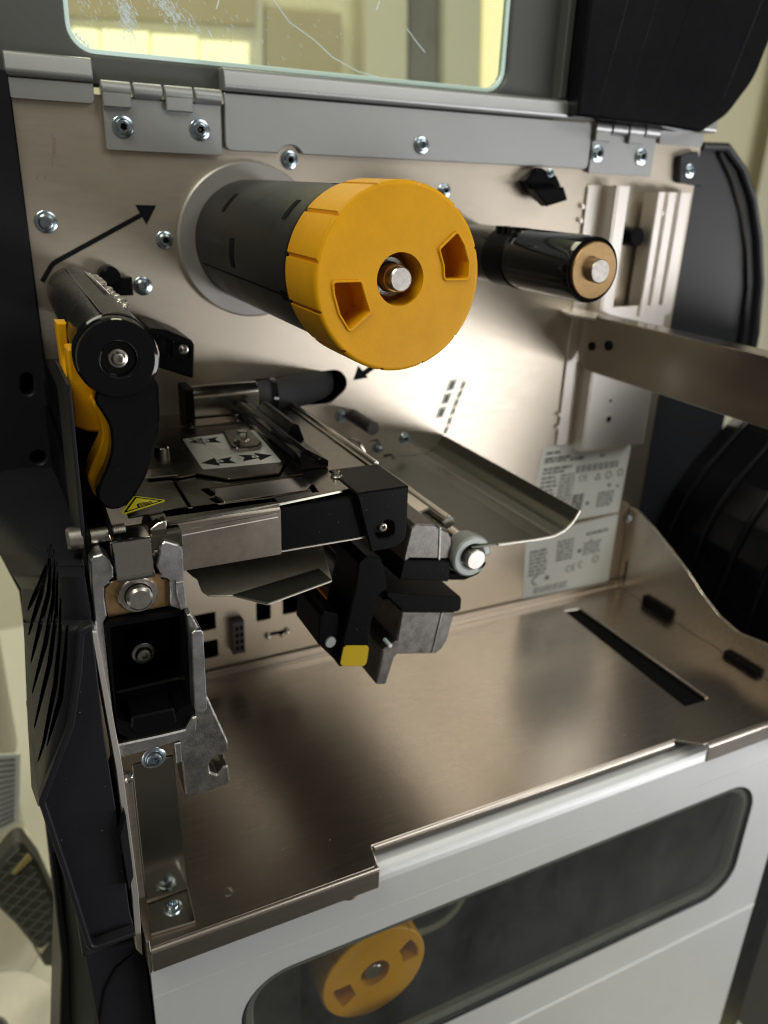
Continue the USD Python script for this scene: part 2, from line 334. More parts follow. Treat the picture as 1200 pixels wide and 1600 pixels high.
p = at(590, 700, y=0); obj('screw', screw(p[0], -2, p[2], 3.0), 'screw_zinc', BP)
# cable tie bump, connector and small embossed dimples
tb = [at(416, 993, y=0), at(435, 987, y=-4), at(452, 986, y=0)]
obj('tie_slot', prism(LineString([(tb[0][0] + 2, tb[0][2] + .5), (tb[2][0] - 2, tb[2][2] + .5)]).buffer(1.2), -.15, -.04, 'y'), 'dark_void', BP)
for (u, v, r) in ((418, 993, 2.4), (440, 991, 1.9), (448, 985, 2.2)):
    q = at(u, v, y=0); obj('tie_boss', lathe([(0, -2.6), (r * .5, -2.4), (r * .9, -1.5), (r, 0), (0, 0)], (q[0], q[2]), 'y', 20), 'bright_steel', BP)
cn = obj('connector_socket', box(118.5, 126.5, -7, 0, 18.5, 43, .5), 'grey_rubber', BP)
for k in range(4):
    for s in (0, 1): obj('contact', box(120.4 + s * 3, 122.2 + s * 3, -7.25, -6.9, 21.5 + k * 5, 24.5 + k * 5), 'dark_void', BP)
# printed arrows
def stroke(px, w, y, head=None):
    q = XZ(px, y); g = LineString(_fillet_open(q, 9, 8)).buffer(w / 2, cap_style=2, quad_segs=6)
    return unary_union([g] + ([Polygon(XZ(head, y))] if head else []))
obj('printed_arrow', prism(stroke([(66, 440), (82, 412), (224, 334)], 2.3, 0, [(244, 321), (211, 320), (229, 351)]), -0.25, -0.05, 'y'), 'ink', BP)
obj('printed_arrow', prism(stroke([(592, 567), (563, 587)], 3.4, 0, [(552, 594), (560, 571), (575, 590)]), -0.25, -0.05, 'y'), 'ink', BP)
for px in ([(82, 210), (84, 246)], [(86, 214), (86, 240)], [(81, 248), (82, 260)], [(57, 281), (60, 272)], [(69, 281), (71, 273)]):
    obj('scuff', prism(LineString(XZ(px, 0)).buffer(0.14), -0.2, -0.05, 'y'), 'core_board', BP)
# white printed width scale with grey bars
def C(u, v): return at(u / 3 + 400, v / 3 + 400, y=0)[[0, 2]]
def barpoly(u, v, w, h, lean=-0.36):
    c = C(u, v); return Polygon([(c[0] + sx * w / 2 + sz * h / 2 * -lean, c[1] + sz * h / 2 + sx * w / 2 * 0.1) for sx, sz in ((-1, -1), (1, -1), (1, 1), (-1, 1))])
for k, (u, v) in enumerate([(917, 605), (892, 668), (868, 733)]):
    obj('scale_frame', prism(barpoly(u, v, 5.9, 7.4), -0.2, -0.05, 'y'), 'white_print', BP)
    obj('scale_bar', prism(barpoly(u, v, 3.0, 5.0), -0.34, -0.2, 'y'), 'grey_print', BP)
for (u, v) in [(970, 605), (955, 646), (938, 688), (924, 727), (907, 773), (890, 816)]:
    obj('scale_frame', prism(barpoly(u, v, 3.4, 5.2), -0.2, -0.05, 'y'), 'white_print', BP)
    obj('scale_bar', prism(barpoly(u, v, 1.5, 3.0), -0.34, -0.2, 'y'), 'grey_print', BP)

# ---- rating labels on the plate (the print is too fine to read: rows of ink)
def rating(px, rows, syms):
    q = np.array(XZ(px, 0)); lab = obj('rating_label', prism([tuple(a) for a in q], -0.3, -0.08, 'y'), 'label_paper', PR)
    f = lambda a, b: (q[0] * (1 - a) + q[1] * a) * (1 - b) + (q[3] * (1 - a) + q[2] * a) * b
    def quad(a0, b0, a1, b1): return Polygon([tuple(f(a0, b0)), tuple(f(a1, b0)), tuple(f(a1, b1)), tuple(f(a0, b1))])
    rng = np.random.default_rng(3 + len(rows)); polys = []
    for (a0, a1, b, h) in rows:
        a = a0
        while a < a1 - 0.01:
            w = min(rng.uniform(0.02, 0.09), a1 - a); polys.append(quad(a, b, a + w, b + h)); a += w + 0.012
    obj('small_print', join(*[prism(p, -0.42, -0.3, 'y') for p in polys]), 'label_ink', lab).SetCustomDataByKey('kind', 'stuff')
    for s in syms:
        c = f(s[1], s[2]); r = s[3]
        if s[0] == 'ring': g = Point(*c).buffer(r).difference(Point(*c).buffer(r * .72))
        elif s[0] == 'half': g = Point(*c).buffer(r).difference(Point(*c).buffer(r * .7)).difference(sbox(c[0] + r * .25, c[1] - r, c[0] + r, c[1] + r))
        elif s[0] == 'ce': g = unary_union([Point(c[0] + k * r * 1.7, c[1]).buffer(r).difference(Point(c[0] + k * r * 1.7, c[1]).buffer(r * .75)).difference(sbox(c[0] + k * r * 1.7 + r * .3, c[1] - r, c[0] + k * r * 1.7 + r, c[1] + r)) for k in (0, 1)] + [sbox(c[0] + r * .8, c[1] - r * .12, c[0] + r * 2.0, c[1] + r * .12)])
        elif s[0] == 'tri': g = Polygon([(c[0] - r, c[1] - r * .8), (c[0] + r, c[1] - r * .8), (c[0], c[1] + r)]).difference(Polygon([(c[0] - r * .6, c[1] - r * .58), (c[0] + r * .6, c[1] - r * .58), (c[0], c[1] + r * .55)]))
        elif s[0] == 'code': g = unary_union([sbox(c[0] + k * r * .09, c[1] - r * .14, c[0] + k * r * .09 + r * (.03 + .03 * (k * 7 % 3 == 0)), c[1] + r * .14) for k in range(22)])
        else: g = sbox(c[0] - r, c[1] - r * .8, c[0] + r, c[1] + r * .8)
        for gg in getattr(g, 'geoms', [g]): obj('printed_symbol', prism(gg, -0.43, -0.3, 'y'), 'label_ink', lab)
rating([(848, 700), (988, 682), (966, 800), (820, 826)],
       [(.05, .2, .06, .03), (.05, .32, .13, .03), (.05, .28, .17, .025), (.33, .47, .17, .035), (.66, .71, .17, .04), (.06, .36, .26, .03), (.06, .30, .31, .025)] + [(.06, .2 + .02 * (k % 3), .37 + .055 * k, .026) for k in range(8)] + [(.26, .42, .37 + .045 * k, .02) for k in range(10)] + [(.72, .9, .68 + .035 * k, .018) for k in range(6)] + [(.44, .56, .66 + .04 * k, .03) for k in range(6)],
       [('code', .42, .33, 21), ('ce', .5, .45, 2.6), ('tri', .68, .46, 3.2), ('ring', .80, .46, 3.2), ('ring', .93, .45, 2.9), ('sq', .83, .60, 1.5), ('sq', .93, .63, 1.2), ('sq', .62, .8, 1.6)])
rating([(822, 838), (966, 803), (950, 908), (815, 936)],
       [(.66, .9, .17, .04)] + [(.05, .24, .26 + .06 * k, .03) for k in range(7)] + [(.34, .52, .2 + .055 * k, .026) for k in range(6)] + [(.64, .84, .32 + .04 * k, .018) for k in range(5)] + [(.12, .5, .86 + .035 * k, .016) for k in range(3)],
       [('half', .14, .74, 4.2), ('ce', .50, .66, 3.0), ('half', .64, .64, 3.0), ('ring', .8, .6, 3.2), ('sq', .60, .42, 1.8), ('tri', .72, .3, 2.4), ('sq', .26, .73, 2.0)])

# ---- hinge rail along the top edge
HR = obj('hinge_rail', prism(Polygon(fil([(127, 323, 3), (366.5, 323, 3), (366.5, 350, .5), (127, 350, .5)], 5)).difference(Point(163, 320).buffer(7.3)), -3.4, -1.0, 'y', 0.5), 'rail_paint', PR)
p = at(658, 227, y=-3.4); obj('screw', screw(p[0], -3.4, p[2], 4.9, rot=1), 'screw_zinc', HR)
obj('rail_cap', prism(Polygon(fil([(-6.5, 350.8, 2.6), (5, 350.8, .3), (5, 361.5, .3), (-4.5, 361.5, 3)], 6)), 127, 366.5, 'x', 0.6), 'rail_paint', HR)
def hinge(x0, x1, nx, sc):
    H = obj('hinge', prism(Polygon(fil([(x0, 320.5, 1), (x1, 320.5, 1), (x1, 344, .2), (x0, 344, .2)], 3)), -3.6, -1.6, 'y', 0.5), 'rail_paint', PR)
    e = np.linspace(x0 - 1, x1 + 1, nx + 1)
    for k in range(nx):
        obj('knuckle', rod(3.6, e[k] + .5, e[k + 1] - .5, (-3.4, 347.6), 'x', 0.5, 20), 'rail_paint', H)
        if k % 2 == 0: obj('knuckle_leaf', box(e[k] + .8, e[k + 1] - .8, -6.6, -3.7, 339.5, 346, .5), 'rail_paint', H)
    for u, v in sc:
        p = at(u, v, y=-3.6); obj('screw', screw(p[0], -3.6, p[2], 5.2, rot=u), 'screw_zinc', H)
hinge(67, 125, 4, [(192, 198), (312, 203)])
hinge(367.5, 421, 4, [(933, 240), (1001, 245)])
for x0, x1 in ((25.5, 63.5), (424.5, 473)):
    s = obj('edge_strip', prism(Polygon(fil([(x0, 340.5, 2), (x1 - (9 if x0 > 100 else 0), 340.5, 2.5), (x1 - (9 if x0 > 100 else 0), 349.2, .3), (x0, 349.2, .3)], 4)), -3.2, -1.0, 'y', 0.5), 'rail_paint', PR)
    obj('strip_cap', prism(Polygon(fil([(-6.0, 350, 2.4), (5, 350, .3), (5, 360, .3), (-4.0, 360, 2)], 5)), x0, x1, 'x', 0.7), 'rail_paint', s)

# ---- raised lid with its window
lw = Polygon(fil([(54.5, 362.6, 13), (304.5, 362.6, 13), (304.5, 520, 13), (54.5, 520, 13)], 8))
lid = Polygon(fil([(-60, 349, 2), (343, 349, 1), (343, 540, 6), (-60, 540, 6)], 3)).difference(lw)
LD = obj('raised_lid', prism(lid, 6, 15, 'y', 1.2), 'lid_paint', PR)
obj('window_pane', prism(lw.buffer(-2.6), 9.5, 12, 'y'), 'lid_glass', LD)
obj('pane_edge', prism(lw.buffer(-.2).difference(lw.buffer(-2.6)), 8.2, 12.3, 'y', .3), 'clear_edge', LD)
obj('lid_lip', box(338.5, 343.5, -3, 6.0, 362, 540, .6), 'lid_paint', LD)
sh = Polygon(fil([(343.6, 352, 1), (418, 350.5, 4), (448, 348.5, 12), (470, 361, 30), (489, 384, 40), (500, 420, 30), (505, 540, 5), (343.6, 540, 1)], 6))
LS = obj('lid_shell', prism(sh, -16, 12, 'y', 1.6), 'shell_plastic', LD)
for k, (x, bow) in enumerate(((358, 14), (379, 16), (404, 18), (432, 20), (462, 22))):
    arc = [(x + bow * 1.6 * math.sin(t * 1.9) , -17.0, 353 + 4 * k + 190 * t) for t in np.linspace(0, 1, 14)]
    obj('shell_rib', tube(np.array(arc) + [0, 1.35, 0], 0.6, 8), 'shell_plastic', LD)
obj('lid_wedge', prism(XZ([(925, 187), (1113, 165), (1113, 204), (1030, 206), (925, 196)], 3), 2, 5.6, 'y', .4), 'lid_paint', LD)
# smears and scratches on the pane
sy = 9.2
for px in ([(427, 0), (452, 35), (490, 62), (520, 90), (560, 112), (602, 124)], [(636, 45), (650, 65), (664, 82)], [(593, 2), (588, 16)], [(342, 0), (338, 14)], [(326, 48), (332, 62)]):
    pts = [at(u, v, y=sy) for u, v in px]; obj('scratch', tube(pts, 0.26, 6), 'scratch_white', LD)
rng = np.random.default_rng(5)
sm = []
for cx, cz, n, s, s2 in ((83.5, 382, 240, 2.4, 5), (79, 387, 60, 4, 4), (103, 386.5, 200, 4.5, 2.6), (112, 383, 70, 5, 2.2), (66, 381, 34, 5, 4), (135, 379, 34, 9, 6), (118, 372, 12, 8, 4), (190, 384, 16, 14, 6), (165, 374, 14, 16, 6)):
    for k in range(n):
        a = np.array([cx + rng.normal(0, s), sy, 0.0]); a[2] = cz + rng.normal(0, s2) - .6 * (a[0] - cx); d = rng.uniform(.5, 2.6) * np.array([rng.uniform(.3, .7), 0, -rng.uniform(.5, 1)])
        sm.append(tube([a, a + d], rng.uniform(.06, .2), 4))
obj('smear', join(*sm), 'scratch_white', LD).SetCustomDataByKey('kind', 'stuff')
em = []
for k in range(4):
    c = at(118 + k * 6, 55 + k * 6, y=sy); em.append(tube([c + [0, 0, 1], c + [1.2, 0, -1]], .3, 5)); em.append(tube([c + [1, 0, 1.2], c + [-.4, 0, -.6]], .3, 5))
obj('etched_mark', join(*em), 'scratch_white', LD)

# ---- big spindle with the yellow cap
cx, cz = 139.7, 277.9
SP = obj('media_spindle', rod(31.6, -1.5, -150, (cx, cz), 'y', 0.8, 72), 'tube_plastic', PR)
obj('flange', ring(20, 40.6, -4.2, -0.4, (cx, cz), 'y', 0.9, 72), 'flange_grey', SP)
obj('rim_ring', ring(28, 33.3, -152.2, -148.6, (cx, cz), 'y', 0.5, 72), 'black_plastic', SP)
def arcslot(th0, th1, y0, y1, r=31.75):
    th = np.linspace(th0, th1, 12); o, i_ = r, r - 1.2; V, F = [], []
    for t in th:
        for rr, y in ((i_, y0), (o, y0), (o, y1), (i_, y1)): V.append((cx + rr * math.cos(t), y, cz + rr * math.sin(t)))
    for k in range(len(th) - 1):
        for j in range(4): a, b = k * 4 + j, k * 4 + (j + 1) % 4; F += [(a, b, b + 4), (a, b + 4, a + 4)]
    F += [(0, 1, 2), (0, 2, 3)]; e = (len(th) - 1) * 4; F += [(e, e + 2, e + 1), (e, e + 3, e + 2)]
    m = trimesh.Trimesh(V, F, process=False); 
    if m.volume < 0: m.invert()
    return m
D = math.radians
for a in (arcslot(D(128), D(146), -132, -127), arcslot(D(128), D(148), -46, -41), arcslot(D(168), D(192), -76, -69), arcslot(D(198.5), D(200), -146, -12), arcslot(D(83), D(98), -132, -127), arcslot(D(84), D(84.8), -150, -20), arcslot(D(196), D(203), -146, -136)):
    obj('tube_slot', a, 'dark_void', SP)
Rc = 33.9; th = np.linspace(0, 2 * math.pi, 1200, endpoint=False); nick = (np.abs(((th * 12 / (2 * math.pi)) + 0.35) % 1 - 0.5) < 0.022)
out = Polygon(np.stack([cx + np.where(nick, Rc - 1.0, Rc) * np.cos(th), cz + np.where(nick, Rc - 1.0, Rc) * np.sin(th)], 1)).simplify(0.012)
def grip(u, v, s):
    pass
g1 = Polygon(fil([tuple(at(u / 3.529 + 430, v / 3.529 + 250, y=-182)[[0, 2]]) for u, v in ((316, 672), (470, 668), (492, 740), (521, 838), (408, 944), (352, 850), (322, 742))], 4, 1.0))
g2 = Polygon(fil([tuple(at(u / 3.529 + 430, v / 3.529 + 250, y=-182)[[0, 2]]) for u, v in ((902, 492), (1000, 396), (1040, 470), (1064, 562), (1060, 656), (930, 658), (926, 580))], 4, 1.0))
hub = circle(*at(637, 438, y=-182)[[0, 2]], 9.6, 40)
hub = circle(cx, cz, 9.6, 48)
def cap_mesh(cx, cz, y1, y0, mv=lambda g: g):
    b = 1.7; prof_ = [(0, y0), (Rc - .4, y0), (Rc, y0 - .4)] + [(Rc - b + b * math.cos(t), y1 + b - b * math.sin(t)) for t in np.linspace(0, math.pi / 2, 6)] + [(0, y1)]
    body = lathe(prof_, (cx, cz), 'y', 180); tools = []
    for k in range(12):
        a = 2 * math.pi * (k + .65) / 12; ca, sa_ = math.cos(a), math.sin(a); R = lambda r, w: (cx + r * ca - w * sa_, cz + r * sa_ + w * ca)
        tools.append(prism([R(Rc - .25, -1.3), R(Rc - 1.15, -.2), R(Rc - 1.15, .35), R(Rc + 2, .75), R(Rc + 2, -1.4)], y1 - 1, y0 + 1, 'y'))
    tools += [prism(mv(g), y1 - 2, y1 + 15, 'y') for g in (g1, g2, hub)]
    return cut(body, *tools)
CP = obj('yellow_cap', cap_mesh(cx, cz, -182.2, -152.2), 'yellow_plastic', SP)
for g in (g1, g2): obj('cap_rim', prism(g.buffer(.55).difference(g.buffer(-.28)), -182.9, -181.2, 'y', 0.25), 'yellow_plastic', SP)
obj('bearing_collar', ring(5.6, 7.6, -173.5, -167.9, (cx, cz), 'y', .5), 'cast_metal', SP)
obj('brass_sleeve', ring(4.0, 5.2, -179, -168, (cx, cz), 'y', .4), 'brass', SP)
obj('spindle_shaft', lathe(turned(4.5, -168, -183), (cx, cz), 'y', 48), 'shaft_steel', SP)

# ---- slim black ribbon spindle with brass end
rx, rz = 285.0, 272.6
RS = obj('ribbon_spindle', rod(16.2, -0.5, -62, (rx, rz), 'y', .6, 48), 'gloss_black', PR)
obj('spindle_sleeve', lathe([(15, -62.5), (16.6, -62.5), (16.8, -64), (16.8, -112), (16.4, -116), (14.9, -116), (14.7, -62.5)], (rx, rz), 'y', 56), 'gloss_black', RS)
obj('spindle_neck', rod(14.6, -60, -110, (rx, rz), 'y', .4, 40), 'gloss_black', RS)
obj('brass_end', ring(4.4, 14.3, -118, -108, (rx, rz), 'y', .5, 56), 'brass', RS)
obj('end_pin', lathe(turned(6.0, -110, -122.5), (rx, rz), 'y', 36), 'shaft_steel', RS)
for k, t in enumerate((-58, -46, -34)):
    a = D(125 - 14 * k * 0); 
    obj('grip_tooth', box(rx - 11 + 0 * k, rx - 4, -56 + k * 6, -52.5 + k * 6, rz + 12, rz + 17.2, .5), 'gloss_black', RS)
obj('grip_collar', ring(14, 16.9, -57, -36, (rx, rz), 'y', .8, 48), 'black_plastic', RS)

# ---- small black sensor clip near the rail
SC = obj('sensor_clip', prism(XZ([(817, 282), (842, 262), (866, 275), (878, 303), (850, 318), (828, 298)], -6), -9, -1, 'y', .8), 'black_plastic', PR)
obj('clip_arm', prism(XZ([(826, 296), (874, 292), (880, 312), (848, 322)], -12), -17, -9.1, 'y', .8), 'black_plastic', SC)
p = at(859, 270, y=-9); obj('screw', screw(p[0], -9, p[2], 2.6), 'screw_zinc', SC)

# ---- vertical bracket that carries the media hanger
VB = obj('hanger_bracket', prism(Polygon(fil([(370, 134, 2), (381, 134, .3), (381, 314, .3), (370, 314, 2)], 3)), -2, -0.2, 'y', .3), 'bracket_steel', PR)
face = rrect(386, 444, 131, 314, 1.5).difference(unary_union([sbox(395.5, 236, 446, 320)]))
obj('bracket_face', prism(face, -13.2, -11.6, 'y', .3), 'bracket_steel', VB)
obj('bracket_web', box(384.4, 385.9, -13.0, -0.2, 131, 314, .2), 'bracket_steel', VB)
obj('bracket_web', box(444.1, 445.6, -13.0, -0.2, 131, 236, .2), 'bracket_steel', VB)
obj('bracket_flange', box(445.7, 456, -1.8, -0.2, 131, 236, .2), 'bracket_steel', VB)
for (u, v) in ((911, 323), (908, 345), (873, 648), (871, 668)):
    p = at(u, v, y=-2); obj('rivet', lathe([(0, -1.9), (1.7, -1.9), (1.5, -2.5), (.8, -2.8), (0, -2.85)], (p[0], p[2]), 'y', 16), 'bracket_steel', VB)
for (u, v, r) in ((951, 655, 2.3), (954, 626, 1.2)):
    p = at(u, v, y=-13.3); obj('hole', rod(r, -13.2, -13.45, (p[0], p[2]), 'y', .02, 20), 'dark_void', VB)
    obj('hole_rim', ring(r * 1.05, r * 1.7, -13.6, -13.1, (p[0], p[2]), 'y', .25, 24), 'bracket_steel', VB)
ch = XZ([(1003, 300), (1070, 300)], -10)
CH = obj('rail_channel', sheet([(419, -3), (419, -15), (424.5, -15), (424.5, -9), (430, -9), (430, -13), (437, -13), (437, -6), (443, -6), (443, -11), (452, -11), (458, -4)], 1.4, 229, 311, 'z', 0, .6), 'bracket_steel', PR)
for (u, v) in ((1036, 333), (1021, 438)):
    p = at(u, v, y=-12); obj('rivet', lathe([(0, -10.5), (1.6, -10.5), (1.4, -12.5), (0, -13.0)], (p[0], p[2]), 'y', 16), 'bracket_steel', CH)
p = at(990, 370, y=-8); obj('stop_knob', rod(6.5, 0, -12, (p[0], p[2]), 'y', 1), 'black_plastic', PR)
obj('bracket_ledge', prism(XY([(862, 478), (936, 489), (930, 498), (890, 492)], 233), 232, 233.4, 'z'), 'bracket_steel', PR)

# ---- media hanger arm reaching out to the right
ax = 377.5
arm = Polygon(fil([(-2, 231, 1), (-230, 231, 1), (-230, 193, 5), (-2, 193, 17)], 10))
HA = obj('hanger_arm', prism(arm, ax, ax + 1.6, 'x', .4), 'arm_steel', PR)
obj('arm_flange', box(ax + 1.7, ax + 16, -230, -8, 229.4, 231, .3), 'arm_steel', HA)
obj('arm_lip', box(ax + 14.6, ax + 16.2, -230, -8, 224, 229.3, .3), 'floor_steel', HA)
for u, v, r in ((925, 541, 3.0), (951, 540, 3.4)):
    q = at(u, v, x=ax); obj('arm_screw', rod(r, ax - 1.4, ax + .1, (q[1], q[2]), 'x', .4, 24), 'black_plastic', HA)

# ---- rear cover: flat inner wall, curved rim and ribbed bulge
rc = XZ([(1071, 245), (1085, 228), (1132, 228), (1158, 262), (1174, 310), (1184, 370), (1187, 440), (1180, 520), (1172, 560)], 10)
rc = [(466.5, 343)] + rc[1:] + [(556, 150), (556, -30), (466.5, -30)]
RV = obj('rear_cover', prism(Polygon(fil(rc, 4, 4)), 8, 14, 'y', 1.0), 'rear_plastic', PR)
rim = [np.array([*at(u, v, y=8)]) for u, v in ((1122, 238), (1142, 280), (1157, 330), (1165, 390), (1166, 450), (1160, 500), (1152, 548))]
obj('mount_ear', prism(Polygon(fil(XZ([(1062, 243), (1090, 236), (1098, 292), (1060, 286)], -4), 3, 1.5)), -5, -.3, 'y', .6), 'rear_plastic', RV)
obj('cover_groove', tube([r + [0, -1.0, 0] for r in rim], 2.4, 8), 'shell_plastic', RV)
rim2 = [np.array([*at(u, v, y=8)]) for u, v in ((1092, 229), (1131, 230), (1156, 265), (1172, 312), (1181, 372), (1184, 440), (1177, 520), (1170, 556))]
obj('cover_rim', tube([r + [0, -2.5, 0] for r in rim2], 3.0, 10), 'rear_plastic', RV)
p = at(1077, 267, y=-5); obj('screw', screw(p[0], -5, p[2], 4.6), 'screw_zinc', RV)
prof = [(660, 185), (600, 160), (560, 130), (528, 99), (511, 75), (501, 52), (494, 20), (490, -40)]
obj('ribbed_bulge', sheet(prof, 3, -260, 7.5, 'y', 0, 20), 'shell_plastic', RV)
for y in (-8, -40, -72, -104, -136, -168):
    rp = [np.array([a, y, b]) for a, b in _fillet_open(prof, 20)]
    obj('bulge_rib', tube([r + [-2.6, 0, 1.2] for r in rp], 2.3, 8), 'shell_plastic', RV)

# ---- floor pan
fl = Polygon(fil([(27, -188.5, .5), (137.5, -188.5, 4), (139.8, -175.6, .5), (346.5, -175.6, .5), (360.5, -186.5, 4), (456, -186.5, .5), (456, -.6, .3), (27, -.6, .3)], 5))
slot = Polygon(XY([(883, 955), (910, 951), (1104, 1093), (1070, 1103)], 0)).buffer(.3)
FP = obj('floor_pan', prism(fl.difference(slot), -1.6, 0, 'z', .35), 'floor_steel', PR)
obj('front_lip', sheet([(-187.4, -.9), (-189.6, -.9), (-189.6, -12.5)], 1.5, 27.5, 137.5, 'x', .3, 1.8), 'floor_steel', FP)
obj('front_lip', sheet([(-173.4, -.9), (-176.4, -.9), (-176.4, -4.2)], 1.5, 141, 345.5, 'x', .3, 1.8), 'floor_steel', FP)
obj('front_lip', sheet([(-185.6, -.9), (-187.8, -.9), (-187.8, -12.5)], 1.5, 362.5, 456, 'x', .3, 1.8), 'floor_steel', FP)
obj('slot_fold', tube([(at(905, 951, z=0) + [1, 0, .2]), (at(1102, 1092, z=0) + [1, 0, .2])], 1.3, 10), 'floor_steel', FP)
obj('back_flange', sheet([(-4.6, .7), (-2.0, .7), (-2.0, 6.5)], 1.0, 60, 454, 'x', .2, 1.6), 'floor_steel', FP)
sp = [(-.6, 72, 1)] + [(b, c) for b, c in YZ([(1000, 800), (1022, 824), (1048, 856), (1075, 892), (1100, 930), (1125, 962), (1155, 988), (1200, 1006)], 455)] + [(-186, 18), (-186, .2), (-.6, .2)]
SD = obj('side_panel', prism(Polygon(fil(sp, 4, 3)), 454.5, 456.1, 'x', .3), 'floor_steel', FP)
for (u, v) in ((1028, 950), (1160, 1040)):
    q = at(u, v, x=454.4)
    obj('latch_pad', prism(rrect(q[1] - 15, q[1] + 15, q[2] - 5, q[2] + 5, 1), 450.8, 454.4, 'x', .6), 'black_plastic', FP)
p = at(985, 812, y=-1.6); obj('screw', screw(456, -2, 62, 4.4), 'screw_zinc', FP)
obj('wall_slot', box(453.9, 454.45, -8.5, -7.2, 4, 26), 'dark_void', FP)
for (u, v) in ((357, 1393), (433, 1348) ):
    q = at(u, v, z=0); obj('dimple', lathe([(0, 0.5), (1.2, .45), (2.4, .2), (2.9, 0.02)], (q[0], q[1]), 'z', 24), 'floor_steel', FP)
    break
obj('side_wall', box(26.0, 27.4, -190, -20, -13, 6, .2), 'floor_steel', FP)
obj('printer_base', box(34, 448, -160, 20, -21.8, -1.8), 'dark_void', PR)
for x in (70, 420): obj('rubber_foot', rod(9, -24, -21.8, (x, -140), 'z', .6), 'rubber', PR)
obj('clear_foot', rod(6, -24, -8, (126, -178), 'z', 2), 'shaft_steel', FP)
# ---- front bezel (left): inner wall, louvred front, recessed end face with raised rim
FB = obj('front_bezel', prism(Polygon([(26.4, 352), (-70, 352), (-70, 215)] + XZ([(0, 868), (30, 925), (40, 1000), (46, 1160), (66, 1255), (110, 1400)], -4) + [(26.4, -20)]).difference(unary_union([Polygon(fil(XZ([(32, 583), (52, 583), (54, 618), (33, 618)], -4), 5, 3.2)), Point(*at(60, 715, y=-4)[[0, 2]]).buffer(4)])), -4, 8, 'y', .6), 'bezel_plastic', PR)
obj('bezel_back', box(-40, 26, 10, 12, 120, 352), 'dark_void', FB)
slots = [[(72, 884), (62, 915), (44, 953)], [(77, 873), (66, 924), (45, 992)], [(81, 867), (76, 928), (49, 1034)], [(86, 875), (83, 941), (71, 1008), (51, 1082)], [(90, 895), (88, 961), (78, 1037), (54, 1137)], [(95, 935), (94, 993), (87, 1069), (69, 1160), (57, 1200)], [(105, 978), (102, 1026), (95, 1091), (74, 1164)]]
SL = [np.array(_fillet_open([tuple(map(float, q)) for q in s], 40, 6)) for s in slots]
def sdist(u, v):
    best = np.full(u.shape, 9.0)
    for s in SL:
        seg = LineString(s); L = seg.length
        a, b = s[:-1], s[1:]; cum = np.concatenate([[0], np.cumsum(np.linalg.norm(b - a, axis=1))])
        for k in range(len(a)):
            d = b[k] - a[k]; t = np.clip(((u - a[k][0]) * d[0] + (v - a[k][1]) * d[1]) / (d @ d), 0, 1)
            dd = np.hypot(u - a[k][0] - t * d[0], v - a[k][1] - t * d[1]); f = (cum[k] + t * np.hypot(*d)) / cum[-1]
            w = .3 + 3.0 * np.sin(np.pi * np.clip(f, 0, 1) ** 1.25) ** .8
            best = np.minimum(best, dd - w)
    return best
Lk = np.array([(500, -60), (700, -40), (800, -22), (866, 0), (920, 33), (1000, 38), (1100, 42), (1160, 45), (1230, 49), (1262, 60)], float)
Rk = np.array([(500, 84), (700, 101), (800, 113), (885, 130), (966, 143), (976, 141), (986, 124), (1060, 118), (1130, 106), (1230, 68), (1262, 62)], float)
vs = np.concatenate([np.linspace(735, 850, 30), np.linspace(856, 1260, 190)]); N = 110; G = []
for v in vs:
    l, r = np.interp(v, Lk[:, 0], Lk[:, 1]), np.interp(v, Rk[:, 0], Rk[:, 1])
    if v < 972: y1 = -6 - 178 * np.clip((v - 735) / 165, 0, 1) ** .6
    else: y1 = -188
    t = np.linspace(0, 1, N); u = l + (r - l) * t; yy = np.minimum(y1 + 46 * (1 - t) ** 2.2, -5)
    dep = np.clip(.5 - sdist(u, np.full(N, v)) / 1.2, 0, 1) * 5.0
    G.append([at(a, v, y=b + c) for a, b, c in zip(u, yy, dep)])
G = np.array(G); nv = len(vs); B = G.copy(); B[..., 1] = np.minimum(G[..., 1] + 9, -4.2); B[..., 0] += 0.6
V = np.vstack([G.reshape(-1, 3), B.reshape(-1, 3)]); F = []; K = nv * N
for i in range(nv - 1):
    a = i * N + np.arange(N - 1); q = np.stack([a, a + 1, a + N + 1, a + N], 1)
    F += [q[:, [0, 1, 2]], q[:, [0, 2, 3]], q[:, [0, 2, 1]] + K, q[:, [0, 3, 2]] + K]
for e in (0, N - 1):
    a = np.arange(nv - 1) * N + e; F += [np.stack([a, a + N, a + N + K], 1), np.stack([a, a + N + K, a + K], 1)]
for e in (0, (nv - 1) * N):
    a = e + np.arange(N - 1); F += [np.stack([a, a + 1, a + 1 + K], 1), np.stack([a, a + 1 + K, a + K], 1)]
lm = trimesh.Trimesh(V, np.vstack(F), process=False)
if lm.face_normals[:nv][:, 1].mean() > 0: lm.invert()
obj('louvred_front', lm, 'bezel_plastic', FB, smooth=50)
ef = [(143, 972), (122, 980), (118, 1050), (106, 1132), (60, 1248), (100, 1365), (140, 1487), (212, 1460), (202, 1420), (186, 1296), (163, 1150)]
efp = Polygon(XZ(ef, -190))
obj('end_face', prism(Polygon(XZ(ef, -186)), -186, -120, 'y', .4), 'bezel_plastic', FB)
rp = XZ([(145, 977), (127, 984), (122, 1052), (110, 1134), (65, 1250), (104, 1366), (141, 1482), (211, 1456)], -190)
obj('face_rim', prism(LineString(_fillet_open(rp, 4, 6)).buffer(1.15, cap_style=2), -191.5, -186.1, 'y', .5), 'bezel_plastic', FB)
obj('bezel_catch', prism(Polygon(fil(XZ([(186, 1302), (196, 1272), (208, 1365), (201, 1388)], -189), 2)), -190.5, -150, 'y', .4), 'bezel_plastic', FB)
